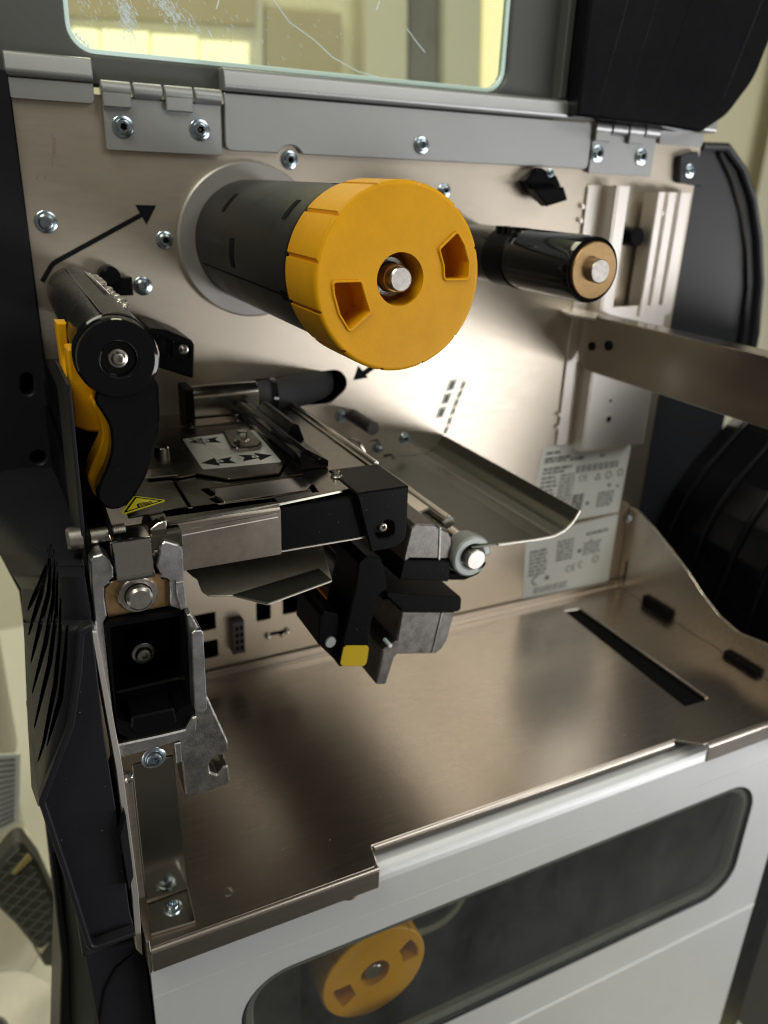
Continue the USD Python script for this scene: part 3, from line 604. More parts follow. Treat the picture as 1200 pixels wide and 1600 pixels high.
obj('bezel_lip', prism(XZ([(104, 600), (110, 600), (146, 968), (139, 968)], -170), -171, -130, 'y', .3), 'bezel_plastic', FB)

# ---- steel upright that carries the front of the mechanism
UP = obj('front_upright', prism(Polygon(fil(XZ([(206, 1195), (270, 1180), (293, 1385), (228, 1405)], -165), 2)), -165.8, -164.2, 'y', .3), 'leg_steel', PR)
foot = XY([(228, 1404), (293, 1384), (306, 1441), (236, 1462)], .8)
obj('upright_foot', prism(foot, .2, 1.7, 'z', .3), 'bright_steel', UP)
p = at(270, 1418, z=1.7); obj('screw', screw(p[0], 1.7, p[1], 4.4, 'z', 1), 'screw_zinc', UP)
p = at(241, 1186, y=-167); obj('screw', screw(p[0], -165.8, p[2], 5.2, rot=.9), 'screw_zinc', UP)
obj('upright_flange', prism(XZ([(142, 985), (151, 985), (190, 1190), (216, 1395), (222, 1490), (212, 1480), (206, 1400), (181, 1200)], -184), -185, -165, 'y', .2), 'bracket_steel', UP)
obj('flange_fold', prism(XZ([(186, 1215), (206, 1212), (226, 1400), (215, 1404)], -176), -176.6, -172, 'y', .3), 'floor_steel', UP)
p = at(201, 1216, y=-177); obj('fold_bead', lathe([(0, -178.6), (1.6, -178), (2, -176.6), (0, -176.6)], (p[0], p[2]), 'y', 16), 'bright_steel', UP)

# ---- cast front latch block
y0 = -178.0
lp = XZ([(141, 876), (146, 870), (160, 866), (171, 876), (177, 888), (177, 903), (171, 908), (171, 912), (163, 918), (163, 934), (167, 963), (163, 972), (176, 1100), (182, 1140), (174, 1140), (150, 985), (143, 914)], y0)
CB = obj('latch_casting', prism(Polygon(fil(lp, 3, .5)), y0, y0 + 34, 'y', .45), 'machined_metal', PR)
rpg = XZ([(244, 885), (253, 850), (258, 846), (279, 852), (286, 861), (288, 905), (292, 952), (284, 955), (266, 948), (266, 922), (265, 909), (261, 905), (252, 903), (251, 896)], y0)
obj('casting_prong', prism(Polygon(fil(rpg, 3, .6)), y0, y0 + 34, 'y', .5), 'machined_metal', CB)
obj('prong_pad', prism(Polygon(fil(XZ([(275, 909), (287, 907), (292, 950), (283, 953), (276, 930)], y0 - 1), 3, .4)), y0 - 1.6, y0 - .2, 'y', .4), 'machined_metal', CB)
bp = XZ([(172, 909), (186, 905), (200, 902), (203, 904), (208, 901), (219, 899), (222, 901), (227, 898), (251, 894), (252, 903), (261, 905), (265, 909), (266, 946), (168, 965), (164, 935), (164, 919), (171, 913)], y0 + 3)
BR = obj('bearing_plate', prism(Polygon(fil(bp, 2, .25)), y0 + 2.5, y0 + 12, 'y', .3), 'brass', PR)
bc = at(217, 932, y=y0); bc = (bc[0], bc[2])
obj('bearing_ring', ring(5.1, 7.2, y0 + .9, y0 + 10, bc, 'y', .4, 44), 'shaft_steel', BR)
obj('bearing_groove', ring(4.4, 5.3, y0 + 1.6, y0 + 10, bc, 'y', .1, 44), 'black_plastic', BR)
obj('roller_shaft', lathe(turned(4.7, y0 + 10, y0 - 3, .9), bc, 'y', 44), 'shaft_steel', BR)
# black tray-like pocket with its screw
pk_o = Polygon(fil(XZ([(162, 972), (287, 952), (300, 1010), (305, 1132), (297, 1140), (209, 1156), (184, 1142)], y0), 4, 1.4))
pk_i = Polygon(fil(XZ([(171, 978), (281, 960), (291, 1100), (271, 1113), (271, 1128), (213, 1140), (204, 1128), (182, 1122)], y0), 4, 1.2))
PK = obj('latch_pocket', prism(pk_o.difference(pk_i), y0 - 1.2, y0 + 30, 'y', .4), 'black_plastic', PR)
obj('pocket_back', prism(pk_o.buffer(-.4), y0 + 25, y0 + 26.5, 'y'), 'black_plastic', PK)
obj('pocket_step', prism(Polygon(XZ([(180, 1082), (284, 1058), (290, 1100), (184, 1122)], y0 + 10)), y0 + 10, y0 + 24, 'y', .8), 'gloss_black', PK)
obj('pocket_tongue', prism(Polygon(fil(XZ([(204, 1116), (270, 1102), (275, 1124), (267, 1130), (215, 1142), (203, 1133)], y0), 3, .8)), y0 - 2.4, y0 + 14, 'y', .7), 'black_plastic', PK)
p = at(226, 1026, y=y0 + 12); obj('screw', screw(p[0], y0 + 15, p[2], 4.7, rot=.2), 'cast_metal', PK)
obj('screw_post', rod(3.0, y0 + 15, y0 + 25, (p[0], p[2]), 'y', .2), 'black_plastic', PK)
# machined tongue on the right and the bottom frame
tg = Polygon(fil(XZ([(298, 988), (303, 984), (314, 983), (317, 988), (323, 1106), (318, 1111), (307, 1111), (303, 1106)], y0 - 7), 3, .7))
TG = obj('casting_wing', prism(tg, y0 - 8, y0 + 4, 'y', .8), 'machined_metal', PR)
obj('wing_neck', prism(Polygon(XZ([(286, 950), (292, 948), (314, 984), (300, 1010), (293, 1000)], y0)), y0 - 6, y0 + 20, 'y', .5), 'cast_metal', TG)
bf = Polygon(fil(XZ([(180, 1160), (246, 1146), (288, 1136), (298, 1118), (306, 1114), (305, 1138), (298, 1147), (246, 1164), (192, 1179), (183, 1176)], y0 - 1), 3, .7))
obj('casting_sill', prism(bf, y0 - 3, y0 + 26, 'y', .6), 'machined_metal', CB)
ft = Polygon(fil(XZ([(275, 1150), (298, 1120), (320, 1085), (326, 1092), (357, 1160), (357, 1174), (345, 1181), (331, 1188), (327, 1197), (329, 1207), (340, 1211), (349, 1199), (357, 1196), (360, 1222), (356, 1227), (296, 1246), (290, 1243), (284, 1190)], y0 + 12), 4, .9))
obj('casting_foot', prism(ft, y0 + 12, y0 + 26, 'y', .8), 'cast_metal', CB)
obj('casting_stub', prism(XZ([(271, 1158), (281, 1156), (283, 1186), (274, 1189)], y0 + 10), y0 + 8, y0 + 14, 'y', .4), 'machined_metal', CB)

# ---- print head assembly
Z = 190.0
hp = XY([(250, 822), (372, 830), (606, 752), (459, 634)], Z)
hp = [(47, -169.5), (97, -166.5), (153.3, -158), (154, -24), (52, -24)]
def Ln(pts, w): return LineString(XY(pts, Z)).buffer(w / 2, cap_style=2)
holes = [Ln([(318, 763), (334, 774)], 3.0), Ln([(322, 763), (370, 757), (432, 747), (473, 741)], .9), Ln([(330, 778), (348, 788)], 2.6), Ln([(346, 787), (420, 778), (490, 766)], .9), Ln([(485, 757), (493, 769)], 2.6),
         Ln([(271, 752), (298, 794)], 1.3), Ln([(526, 739), (541, 741), (549, 751)], 2.2), Ln([(362, 649), (373, 649), (383, 661)], 1.6), Ln([(297, 669), (375, 662)], 1.0), Ln([(258, 710), (286, 707)], 1.2), Ln([(258, 724), (280, 721)], 1.0), Ln([(256, 670), (290, 666)], 1.4)]
HD = obj('print_head', prism(Polygon(hp).difference(unary_union(holes)), Z - 1.4, Z, 'z', .2), 'head_steel', PR)
obj('head_core', box(56, 152, -160, -24, 172, Z - 2.6, .5), 'black_plastic', HD)
# bent front flange
obj('front_flange', sheet([(-158, Z - .7), (-167.6, Z - .7), (-167.6, 168)], 1.4, 52.5, 97.2, 'x', .25, 3.0), 'flange_steel', HD)
obj('black_front', box(97.4, 142, -165.6, -150, 168.4, 187.4, .4), 'black_plastic', HD)
obj('front_edge', sheet([(-164.9, 168.2), (-166.4, 168.2)], .7, 97.4, 140, 'x'), 'rim_steel', HD)
ec = Polygon(fil([(at(556, 772, y=-169)[0], 190.6, .8), (154.6, 190.6, .6), (154.6, 162, 7), (137.5, 162, .6)], 7))
EC = obj('end_cap', prism(ec.difference(Polygon(fil(XZ([(583, 828), (603, 812), (614, 816), (614, 838), (592, 842)], -169), 4, 2.2))), -169.5, -138, 'y', .7), 'black_plastic', HD)
p = at(600, 825, y=-167); obj('cap_screw', screw(p[0], -164, p[2], 3.6), 'shaft_steel', HD)
obj('cap_recess', prism(ec.buffer(-1), -164, -163.4, 'y'), 'black_plastic', HD)
obj('right_flange', sheet([(150, Z + .2), (154.6, Z + .2), (154.6, Z - 9)], 1.2, -140, -24, 'y', .2, 1.0), 'head_steel', HD)
obj('head_rail', tube([(153.6, -139, Z + 1.1), (153.6, -24, Z + 1.1)], 1.2, 10), 'bright_steel', HD)
cv = Polygon(fil(XY([(238, 693), (276, 679), (396, 662), (447, 722), (437, 740), (358, 749), (305, 741), (280, 746), (232, 750)], Z + 1), 3, .8))
CV = obj('cover_plate', prism(cv, Z + .4, Z + 1.4, 'z', .25), 'head_steel', HD)
dz = Z + 1.46
dq = XY([(285, 686), (397, 672), (440, 722), (317, 734)], dz)
DC = obj('lock_decal', prism(Polygon(fil(dq, 3, 1)), dz, dz + .12, 'z'), 'decal_film', HD)
def on_decal(pts): return [tuple(np.array(dq[3]) + (np.array(dq[2]) - dq[3]) * a + (np.array(dq[0]) - dq[3]) * b) for a, b in pts]
for fl_, ox, oy in ((0, .03, .18), (1, .50, .22), (0, .05, .86)):
    s = [(0, .10), (.20, .22), (.20, .15), (.42, .20), (.36, .11), (.42, .0), (.20, .05), (.20, -.02)]
    s = [((.46 - a) if fl_ else a, b) for a, b in s]
    A = obj('decal_arrow', prism(on_decal([(a + ox, b + oy - .1) for a, b in s]), dz + .12, dz + .2, 'z'), 'ink', DC)
    c0 = np.mean(on_decal([(ox + .2, oy), (ox + .27, oy)]), 0)
    lk = unary_union([sbox(c0[0] - 1.5, c0[1] - 1.3, c0[0] + 1.5, c0[1] + .8), Point(c0[0], c0[1] + 1.0).buffer(1.2)]).difference(unary_union([Point(c0[0], c0[1] + 1.0).buffer(.65), sbox(c0[0] - .35, c0[1] - .8, c0[0] + .35, c0[1] + .1)]))
    obj('decal_lock', prism(lk, dz + .21, dz + .27, 'z'), 'decal_film', DC)
ck = at(308, 712, z=dz)[:2]
pad = Polygon(fil(XY([(348, 680), (388, 675), (409, 697), (404, 704), (370, 708), (360, 704)], dz), 3, 1))
obj('bolt_pad', prism(pad, Z + 1.6, Z + 4.0, 'z', .6), 'head_steel', HD)
q = at(378, 690, z=Z + 4)
obj('clamp_bolt', lathe([(0, Z + 4), (4.0, Z + 4), (4.0, Z + 4.8), (2.6, Z + 5), (2.6, Z + 9), (2.2, Z + 9.4), (0, Z + 9.4)], (q[0], q[1]), 'z', 6), 'bright_steel', HD)
q = at(253, 711, z=Z + 1); obj('steel_post', rod(3.4, Z, Z + 5.2, (q[0], q[1]), 'z', .5), 'bright_steel', HD)
q = at(526, 745, z=Z); obj('screw', screw(q[0], Z, q[1], 2.7, 'z', 1), 'shaft_steel', HD)
obj('spring_plate', prism(XY([(230, 735), (266, 731), (278, 743), (226, 748)], Z + 2), Z + 1.6, Z + 2.4, 'z', .2), 'bright_steel', HD)
# yellow hot-surface warning sticker
WP = obj('sticker_plate', prism(Polygon(fil(XY([(190, 762), (268, 752), (292, 794), (200, 812)], Z), 3, 1)), Z + .1, Z + .9, 'z', .2), 'head_steel', HD)
tri = XY([(186, 806), (209, 775), (262, 782)], Z + 1.0); tp = Polygon(fil(tri, 4, 1.2))
WS = obj('warning_sticker', prism(tp, Z + .95, Z + 1.1, 'z'), 'warning_yellow', HD)
inn = tp.buffer(-.9)
obj('warning_border', prism(inn.difference(inn.buffer(-.75)), Z + 1.1, Z + 1.18, 'z'), 'ink', WS)
c = np.array(at(219, 790, z=Z + 1)[:2]); c2 = np.array(at(238, 786, z=Z + 1)[:2]); d = (c2 - c); nrm = np.array([-d[1], d[0]]) / np.linalg.norm(d)
for k in range(3):
    w = [tuple(c + d * t + nrm * (1.15 * (k - .6) + .38 * math.sin(t * 6.28))) for t in np.linspace(0, 1, 12)]
    obj('heat_wave', prism(LineString(w).buffer(.28), Z + 1.1, Z + 1.2, 'z'), 'ink', WS)
obj('heat_bar', prism(LineString([tuple(c - d * .25 + nrm * -1.9), tuple(c - d * .1 + nrm * 1.2)]).buffer(.4), Z + 1.1, Z + 1.2, 'z'), 'ink', WS)
# black guide block running back along the head
gp = [(118.6, Z + .2), (118.6, Z + 9.4), (121.5, Z + 9.9), (124, Z + 8.2), (132, Z + 3.4), (132, Z + .2)]
GB = obj('guide_block', prism(Polygon(fil(gp, 3, .5)), -134, -36, 'y', .6), 'gloss_black', HD)
obj('guide_clip', prism(Polygon(fil([(122, Z + 7), (126, Z + 13), (129, Z + 12), (132, Z + 4), (128, Z + 3)], 3, .6)), -104, -58, 'y', .8), 'black_plastic', HD)
obj('guide_rib', box(118.0, 118.7, -128, -40, Z + 3.4, Z + 6.2, .2), 'black_plastic', HD)
obj('clear_film', prism(XY([(244, 657), (252, 664), (346, 712), (394, 706), (384, 701), (346, 702)], Z + 6), Z + 6, Z + 6.3, 'z'), 'clear_film', HD)
obj('inset_plate', prism(Polygon(fil(XY([(336, 764), (430, 751), (472, 745), (486, 757), (478, 766), (350, 785), (345, 779), (336, 775)], Z + .3), 3, .6)), Z + .05, Z + .45, 'z', .12), 'bright_steel', HD)
obj('inset_plate', prism(Polygon(fil(XY([(300, 667), (374, 658), (366, 650), (296, 656)], Z + .3), 3, .6)), Z + .05, Z + .45, 'z', .12), 'bright_steel', HD)
obj('flange_crease', prism(LineString(XZ([(262, 841), (434, 808)], -168.4)).buffer(.16), -168.5, -168.2, 'y'), 'bracket_steel', HD)
obj('bend_line', prism(LineString(XY([(300, 826), (430, 802)], Z)).buffer(.3), Z + .02, Z + .12, 'z'), 'bright_steel', HD)
# small chrome hook over the casting
hk = XZ([(178, 842), (232, 832), (239, 884), (180, 896)], -181)
a0, a1 = at(176, 845, y=-181)[0], at(236, 832, y=-181)[0]
HK = obj('latch_hook', sheet([(-168, Z - 1.5), (-179.5, Z - 1.5), (-180.5, Z - 13.5), (-183, Z - 14.5)], 1.3, a0, a1, 'x', .25, 2.4), 'chrome', HD)
obj('hook_side', prism(XZ([(234, 826), (246, 816), (259, 812), (262, 850), (240, 870)], -172), -173, -168, 'y', .3), 'bright_steel', HD)
obj('hook_bed', box(30, 56, -176, -162, Z - 8, Z - 2.2, .4), 'head_steel', HD)
# pivot plates and bolt on the left
for x, m_ in ((22.5, 'black_plastic'), (30.5, 'black_plastic')):
    obj('pivot_plate', prism(Polygon(fil([(-172, 172, 2), (-172, 192, 6), (-140, 196, 6), (-40, 200, 8), (-20, 200, 4), (-20, 150, 2), (-150, 150, 4)], 5)), x, x + 1.6, 'x', .3), m_, HD)
obj('pivot_bolt', rod(4.6, 16.5, 22.4, (-167, 187.5), 'x', .7), 'shaft_steel', HD)
obj('pivot_stud', rod(3.0, 24.2, 37, (-167, 187.5), 'x', .3), 'shaft_steel', HD)
for k in range(6): obj('thread', ring(2.6, 3.3, 32.4 + k * .8, 32.9 + k * .8, (-167, 187.5), 'x', .15, 24), 'shaft_steel', HD)
obj('left_frame', box(24.4, 30.2, -150, -10, 150, 210, .4), 'black_plastic', HD)
# steel guide plate under the head
gs = Polygon(fil(XY([(284, 884), (300, 899), (308, 904), (315, 923), (325, 930), (364, 930), (418, 944), (519, 907), (500, 840), (440, 800), (290, 840)], 150), 3, 1.5))
obj('guide_plate', prism(gs, 149.2, 150, 'z', .2), 'brushed_dark', HD)
obj('guide_bend', prism(XY([(364, 930), (418, 944), (519, 907), (498, 889)], 150.3), 150.2, 150.7, 'z', .15), 'tray_steel', HD)
# half-round clamp and braided sleeve through the oval opening
cl = [(a, 0) for a in ()]
obj('cable_clamp', prism(Polygon(fil([(-36, 190.5), (-36, 203, 5), (-30, 207.5, 4), (-24, 203, 5), (-24, 190.5)], 6)), 95, 131.5, 'x', .4), 'bright_steel', HD)
obj('clamp_end', box(90, 94.5, -40, -22, 190, 207, .8), 'black_plastic', HD)
def flat_tube(path, ra, rb, n=28):
    path = np.array(path, float); V, F = [], []
    for k, p in enumerate(path):
        th = np.arange(n) * 2 * math.pi / n; s = ra[k] if np.ndim(ra) else ra; b = rb[k] if np.ndim(rb) else rb
        V.append(np.stack([np.full(n, p[0]) , p[1] + b * np.cos(th), p[2] + s * np.sin(th)], 1))
    i = np.arange(n); j = (i + 1) % n
    for k in range(len(path) - 1): F += [np.stack([k * n + i, k * n + j, (k + 1) * n + j], 1), np.stack([k * n + i, (k + 1) * n + j, (k + 1) * n + i], 1)]
    m = trimesh.Trimesh(np.vstack(V), np.vstack(F), process=False)
    return m
pth = [(130, -29, 197.5), (138, -28, 197), (148, -24, 196.2), (160, -17, 195.5), (172, -9, 194.5), (184, 1, 193.6), (192, 8, 193), (194, 12, 192.5)]
obj('cable_sleeve', flat_tube(pth, [8.2, 9.2, 9.8, 9.6, 9.2, 8.6, 7.2, 4], [6, 7, 8, 8, 8, 7, 5, 3]), 'sleeve', HD, smooth=60)
obj('sleeve_tie', flat_tube([(140, -28, 197), (143, -27, 197)], 9.9, 8.2), 'gloss_black', HD)

# ---- release lever: black tube with disc, yellow handle
cz_, cx_ = 251.6, 40.2
def lean(m):
    m = m.copy(); v = np.array(m.vertices); v[:, 0] += 4.0 * np.clip((v[:, 1] + 158) / 156, 0, 1); m.vertices = v; return m
LV = obj('release_lever', lean(rod(13.2, -2, -158, (cx_ + .6, cz_ + 1.0), 'y', .8, 56)), 'grip_plastic', PR)
obj('tube_groove', lean(tube([(cx_ - 3, -4, cz_ + 13.8), (cx_ - 3, -157, cz_ + 13.8)], .5, 6)), 'gloss_black', LV)
obj('lever_disc', lathe([(0, -156), (13.9, -156), (14.2, -157), (14.2, -159.6), (13.2, -160.4), (13.2, -161), (13.9, -161.8), (14.0, -166), (13.3, -167.6), (11.5, -168.2), (6.6, -168.4), (6.0, -167.6), (5.6, -165.4), (0, -165.2)], (cx_, cz_), 'y', 64), 'gloss_black', LV)
obj('disc_groove', ring(12.9, 13.35, -161.2, -160.2, (cx_, cz_), 'y', .05, 64), 'decal_film', LV)
obj('disc_screw', screw(cx_, -165.4, cz_, 3.4), 'shaft_steel', LV)
bl = Polygon([tuple(at(u, v, y=-166)[[0, 2]]) for u, v in spline([(243, 594), (249, 630), (250, 656), (246, 684), (238, 716), (228, 746), (214, 770), (200, 788), (184, 796), (168, 795), (155, 784), (152, 770), (156, 754), (166, 732), (173, 708), (174, 686), (170, 664), (160, 646), (148, 624), (160, 600), (200, 585)], 5)])
obj('lever_blade', prism(bl, -166, -158.5, 'y', .9), 'gloss_black', LV)
yb = Polygon([tuple(at(u, v, y=-158)[[0, 2]]) for u, v in spline([(145, 630), (156, 658), (160, 678), (158, 692), (152, 708), (144, 726), (139, 740), (138, 749), (143, 764), (149, 774), (162, 775), (185, 745), (195, 690), (190, 640), (165, 620)], 5)])
obj('lever_core', prism(yb, -158.3, -146, 'y', .7), 'yellow_plastic', LV)
hb = Polygon(fil(XZ([(104, 545), (111, 610), (116, 667), (138, 675), (165, 677), (185, 660), (160, 600), (128, 545)], -150), 4, 1.0))
obj('lever_grip', prism(hb, -149.5, -139, 'y', .8), 'yellow_plastic', LV)
obj('lever_grip', prism(Polygon(XZ([(88, 505), (104, 505), (112, 602), (101, 602)], -122)), -122, -112, 'y', .4), 'yellow_plastic', LV)
obj('lever_arm', box(29, 52, -95, -72, 222, 250, 1), 'black_plastic', LV)
obj('lever_link', box(25.5, 46, -142, -20, 192, 223, 1), 'black_plastic', LV)
# glossy drips of solidified glue along the tube and the fittings behind it
rng = np.random.default_rng(11)
for k in range(9):
    t = k / 8; a = D(50 - 9 * rng.uniform(-1, 1)); y = -34 - 92 * t + rng.uniform(-4, 4); r = 13.4
    s = trimesh.creation.icosphere(2, rng.uniform(1.7, 2.9)); s.apply_scale([1, 1.9, .55]); s.apply_translation([cx_ + .6 + r * math.cos(a), y, cz_ + 1 + r * math.sin(a)])
    obj('glue_bead', lean(s), 'shaft_steel', LV)
obj('glue_thread', lean(join(*[tube([(cx_ + .6 + 13.7 * math.cos(D(74)), y, cz_ + 1 + 13.7 * math.sin(D(74))), (cx_ + .6 + 13.9 * math.cos(D(68)), y - 5, cz_ + 1 + 13.9 * math.sin(D(68)))], .25, 5) for y in np.arange(-30, -104, -2.2)])), 'shaft_steel', LV)
obj('tube_sticker', prism(Polygon([(0, 0), (1, 0), (1, 1)]), 0, .1, 'z'), 'decal_film', LV) if False else None
EM = obj('switch_mount', prism(Polygon(fil(XZ([(232, 512), (262, 516), (300, 532), (304, 540), (302, 592), (246, 574)], -40), 3, 1)), -40, -2, 'y', .8), 'black_plastic', PR)
for px in ([(246, 524), (264, 530), (264, 556), (246, 552)], [(270, 533), (298, 541), (298, 562), (270, 557)]):
    obj('mount_recess', prism(Polygon(fil(XZ(px, -40.2), 3, .8)).buffer(.5).difference(Polygon(fil(XZ(px, -40.2), 3, .8))), -41.2, -39.9, 'y', .2), 'black_plastic', EM)
p = at(287, 546, y=-41); obj('screw', screw(p[0], -40, p[2], 2.6), 'shaft_steel', EM)
p = at(172, 432, y=-10); WS2 = obj('wire_clip', rod(5.2, -1, -12, (p[0], p[2]), 'y', 1.5, 24), 'black_plastic', PR)
p = at(183, 447, y=-10); obj('clip_body', box(p[0] - 6, p[0] + 8, -10, -1, p[2] - 5, p[2] + 4, 1), 'black_plastic', WS2)

# ---- right-hand roller group, sensor arm and curved tray
yF = -140.0
def pz(px, y=yF): return XZ(px, y)
GR = obj('guide_bar', prism(Polygon(fil(pz([(628, 884), (642, 826), (650, 819), (680, 820), (687, 824), (702, 832), (706, 840), (707, 874), (640, 873)]), 4, 1.4)), yF, -8, 'y', .8), 'cast_dark', PR)
obj('bar_seam', prism(Polygon(pz([(687, 824), (690, 824), (688, 875), (685, 875)], yF - .5)), yF - .5, yF + 3, 'y', .15), 'cast_metal', GR)
obj('bar_pad', prism(Polygon(fil(pz([(629, 875), (705, 875), (700, 908), (622, 905)]), 4, .7)), yF - 1, -20, 'y', .7), 'black_plastic', GR)
gd = pz([(699, 897), (735, 898), (757, 879), (763, 881), (749, 899), (728, 908), (699, 908)])
obj('roller_guard', prism(Polygon(fil(gd, 4, 1)), yF + 1, -20, 'y', .4), 'gloss_black', GR)
rc_ = at(736, 868, y=yF - 2)[[0, 2]]
RL = obj('guide_roller', rod(7.6, -2, yF + 4, tuple(rc_), 'y', .8, 40), 'bright_steel', PR)
cring = Point(*rc_).buffer(11.2, quad_segs=14).difference(Point(*rc_).buffer(6.6, quad_segs=12)).difference(Polygon([tuple(rc_ + np.array([0, 1.5])), tuple(rc_ + np.array([15, 6.0])), tuple(rc_ + np.array([15, -5])), tuple(rc_ + np.array([3, -3]))]))
cring = Point(*rc_).buffer(11.2, quad_segs=14).difference(Point(*rc_).buffer(6.6, quad_segs=12)).difference(Polygon([tuple(rc_ + np.array([2, -1])), tuple(rc_ + np.array([16, -1])), tuple(rc_ + np.array([14, -9])), tuple(rc_ + np.array([5, -8]))]))
obj('end_ring', prism(cring, yF - 3.6, yF + 3, 'y', .9), 'grey_ring', RL)
obj('ring_base', prism(Point(*rc_).buffer(10.2), yF + 1, yF + 8, 'y', .6), 'grey_ring', RL)
obj('roller_pin', lathe(turned(5.4, yF, yF - 7.4), tuple(rc_), 'y', 40), 'shaft_steel', RL)
q = at(700, 815, y=-125)
obj('steel_rod', rod(3.6, -2, -126, (q[0], q[2]), 'y', .5, 24), 'bright_steel', RL)
q = at(665, 800, y=-118)
obj('rod_shield', prism(Polygon([(q[0] - 14, q[2] - 3), (q[0] + 2, q[2] + 1), (q[0] + 2, q[2] + 2.2), (q[0] - 14, q[2] - 1.8)]), -118, -8, 'y', .2), 'bright_steel', RL)
# lower block
LB = obj('lower_pad', prism(Polygon(fil(pz([(602, 928), (606, 926), (718, 931), (720, 936), (719, 951), (714, 955), (630, 955), (626, 950)], yF - 4), 3, .7)), yF - 5, -12, 'y', 1.2), 'black_plastic', PR)
lc = pz([(627, 954), (710, 954), (697, 1000), (690, 1012), (680, 1020), (620, 1021), (615, 1026), (602, 1068), (586, 1068), (597, 1015), (619, 1000)], yF - 2)
obj('lower_casting', prism(Polygon(fil(lc, 4, .8)), yF - 3, -12, 'y', .7), 'cast_dark', LB)
obj('casting_rib', prism(Polygon(pz([(689, 957), (691, 957), (676, 1020), (674, 1020)], yF - 3)), yF - 3.6, yF, 'y', .15), 'cast_metal', LB)
yS = -152.0
sa = pz([(556, 916), (560, 880), (572, 868), (596, 872), (606, 915), (604, 922), (597, 926), (592, 931), (580, 975), (577, 1008), (576, 1040), (572, 1042), (531, 1042), (528, 1038)], yS)
SA = obj('sensor_arm', prism(Polygon(fil(sa, 4, .8)), yS, yS + 26, 'y', .7), 'black_plastic', PR)
obj('yellow_pad', prism(Polygon(fil(pz([(536, 1011), (541, 1008), (573, 1008), (576, 1012), (572, 1036), (568, 1040), (535, 1040), (531, 1036)], yS), 3, .6)), yS - .6, yS - .02, 'y', .2), 'pad_yellow', SA)
sb = pz([(500, 962), (508, 956), (530, 960), (532, 1040), (497, 1006)], yS + 4)
obj('arm_block', prism(Polygon(fil(sb, 3, .8)), yS + 4, yS + 34, 'y', .6), 'black_plastic', SA)
p = at(516, 1003, y=yS + 3.6); obj('thumb_screw', rod(2.8, yS + 2.6, yS + 10, (p[0], p[2]), 'y', .4), 'grey_ring', SA)
p = at(609, 1008, y=yS + 6); obj('indicator', rod(1.0, yS + 5, yS + 12, (p[0], p[2]), 'y', .2, 14), 'scratch_white', SA)
# long rails under the head running back to the wall
for px, w, h, m_ in (((585, 905), 7, 3, 'black_plastic'), ((560, 880), 5, 3, 'gloss_black'), ((545, 905), 6, 3, 'tray_steel'), ((525, 900), 4, 3, 'grey_rubber')):
    q = at(*px, y=-110); obj('sensor_rail', box(q[0] - w / 2, q[0] + w / 2, -128, -4, q[2] - h, q[2] + h, .5), m_, SA)
q = at(512, 925, y=-60); obj('rail_core', box(q[0] - 2, q[0] + 2.4, -92, -40, q[2] - 3, q[2], .4), 'decal_film', SA)
q = at(503, 923, y=-70); obj('amber_tab', box(q[0] - 1.6, q[0] + 1.6, -92, -40, q[2] - 1.5, q[2] + 1.2, .5), 'amber', SA)
TR = obj('guide_tray', sheet([(206, 141.6), (246, 139.6), (257, 139.6), (264.5, 142), (269, 146), (272.6, 152)], 1.1, -145, -.4, 'y', .25, 11.0), 'tray_steel', PR)
obj('tray_edge', prism(LineString(_fillet_open([(222, 140.8), (246, 139.6), (257, 139.6), (264.5, 142), (269, 146), (272.6, 152)], 11.0)).buffer(.62, cap_style=1), -146.0, -144.9, 'y', .2), 'rim_steel', TR)
obj('tray_edge', tube([(272.7, -145, 152), (272.7, -3, 152)], .3, 8), 'rim_steel', TR)
for (u, v, l) in ((600, 712, 6), (578, 690, 4)):
    q = at(u, v, y=-14); obj('tray_clip', tube([q, q + [3, -4, 2], q + [6, -2, -2]], 1.0, 8), 'bright_steel', TR)
q = at(560, 690, y=-16); obj('tray_spring', tube([q + [-6, 4, 2], q, q + [3, -3, -6], q + [2, -6, -10]], .8, 8), 'bright_steel', TR)

# ================================================================== the closed printer below
LP = thing('label_printer', 'closed silver label printer underneath, with its dusty long window and yellow cap showing inside', 'printer', (262, 0, -420), 'stacked label printers')
DR = obj('door', prism(sbox(27.5, -190, 468.5, -42).difference(rrect(68, 434, -160, -56.5, 27, 10)), -180, -176.5, 'y', 0), 'silver_paint', LP)
obj('door_top', sheet([(30, -25.9), (-150, -25.9), (-158, -13), (-178.2, -13), (-178.2, -42)], 3.4, 27.5, 468.5, 'x', 0, 9), 'silver_paint', LP)
obj('lower_door', prism(sbox(27.5, -400, 468.5, -191.4), -180.4, -176.5, 'y', .8), 'silver_paint', LP)
obj('door_crease', box(27.5, 468.5, -180.8, -177, -191.3, -189.6, .5), 'silver_paint', LP)
wf = rrect(68, 434, -160, -56.5, 27, 10)
obj('window_rim', prism(wf.buffer(-.1).difference(wf.buffer(-1.6)), -179.4, -171, 'y', .4), 'bezel_plastic', LP)
obj('window_seal', prism(wf.buffer(-1.7).difference(wf.buffer(-7.5)), -177.4, -171, 'y', 1.6), 'seal_grey', LP)
obj('window_pane', prism(wf.buffer(-1.8), -179.0, -178.0, 'y'), 'door_glass', LP)
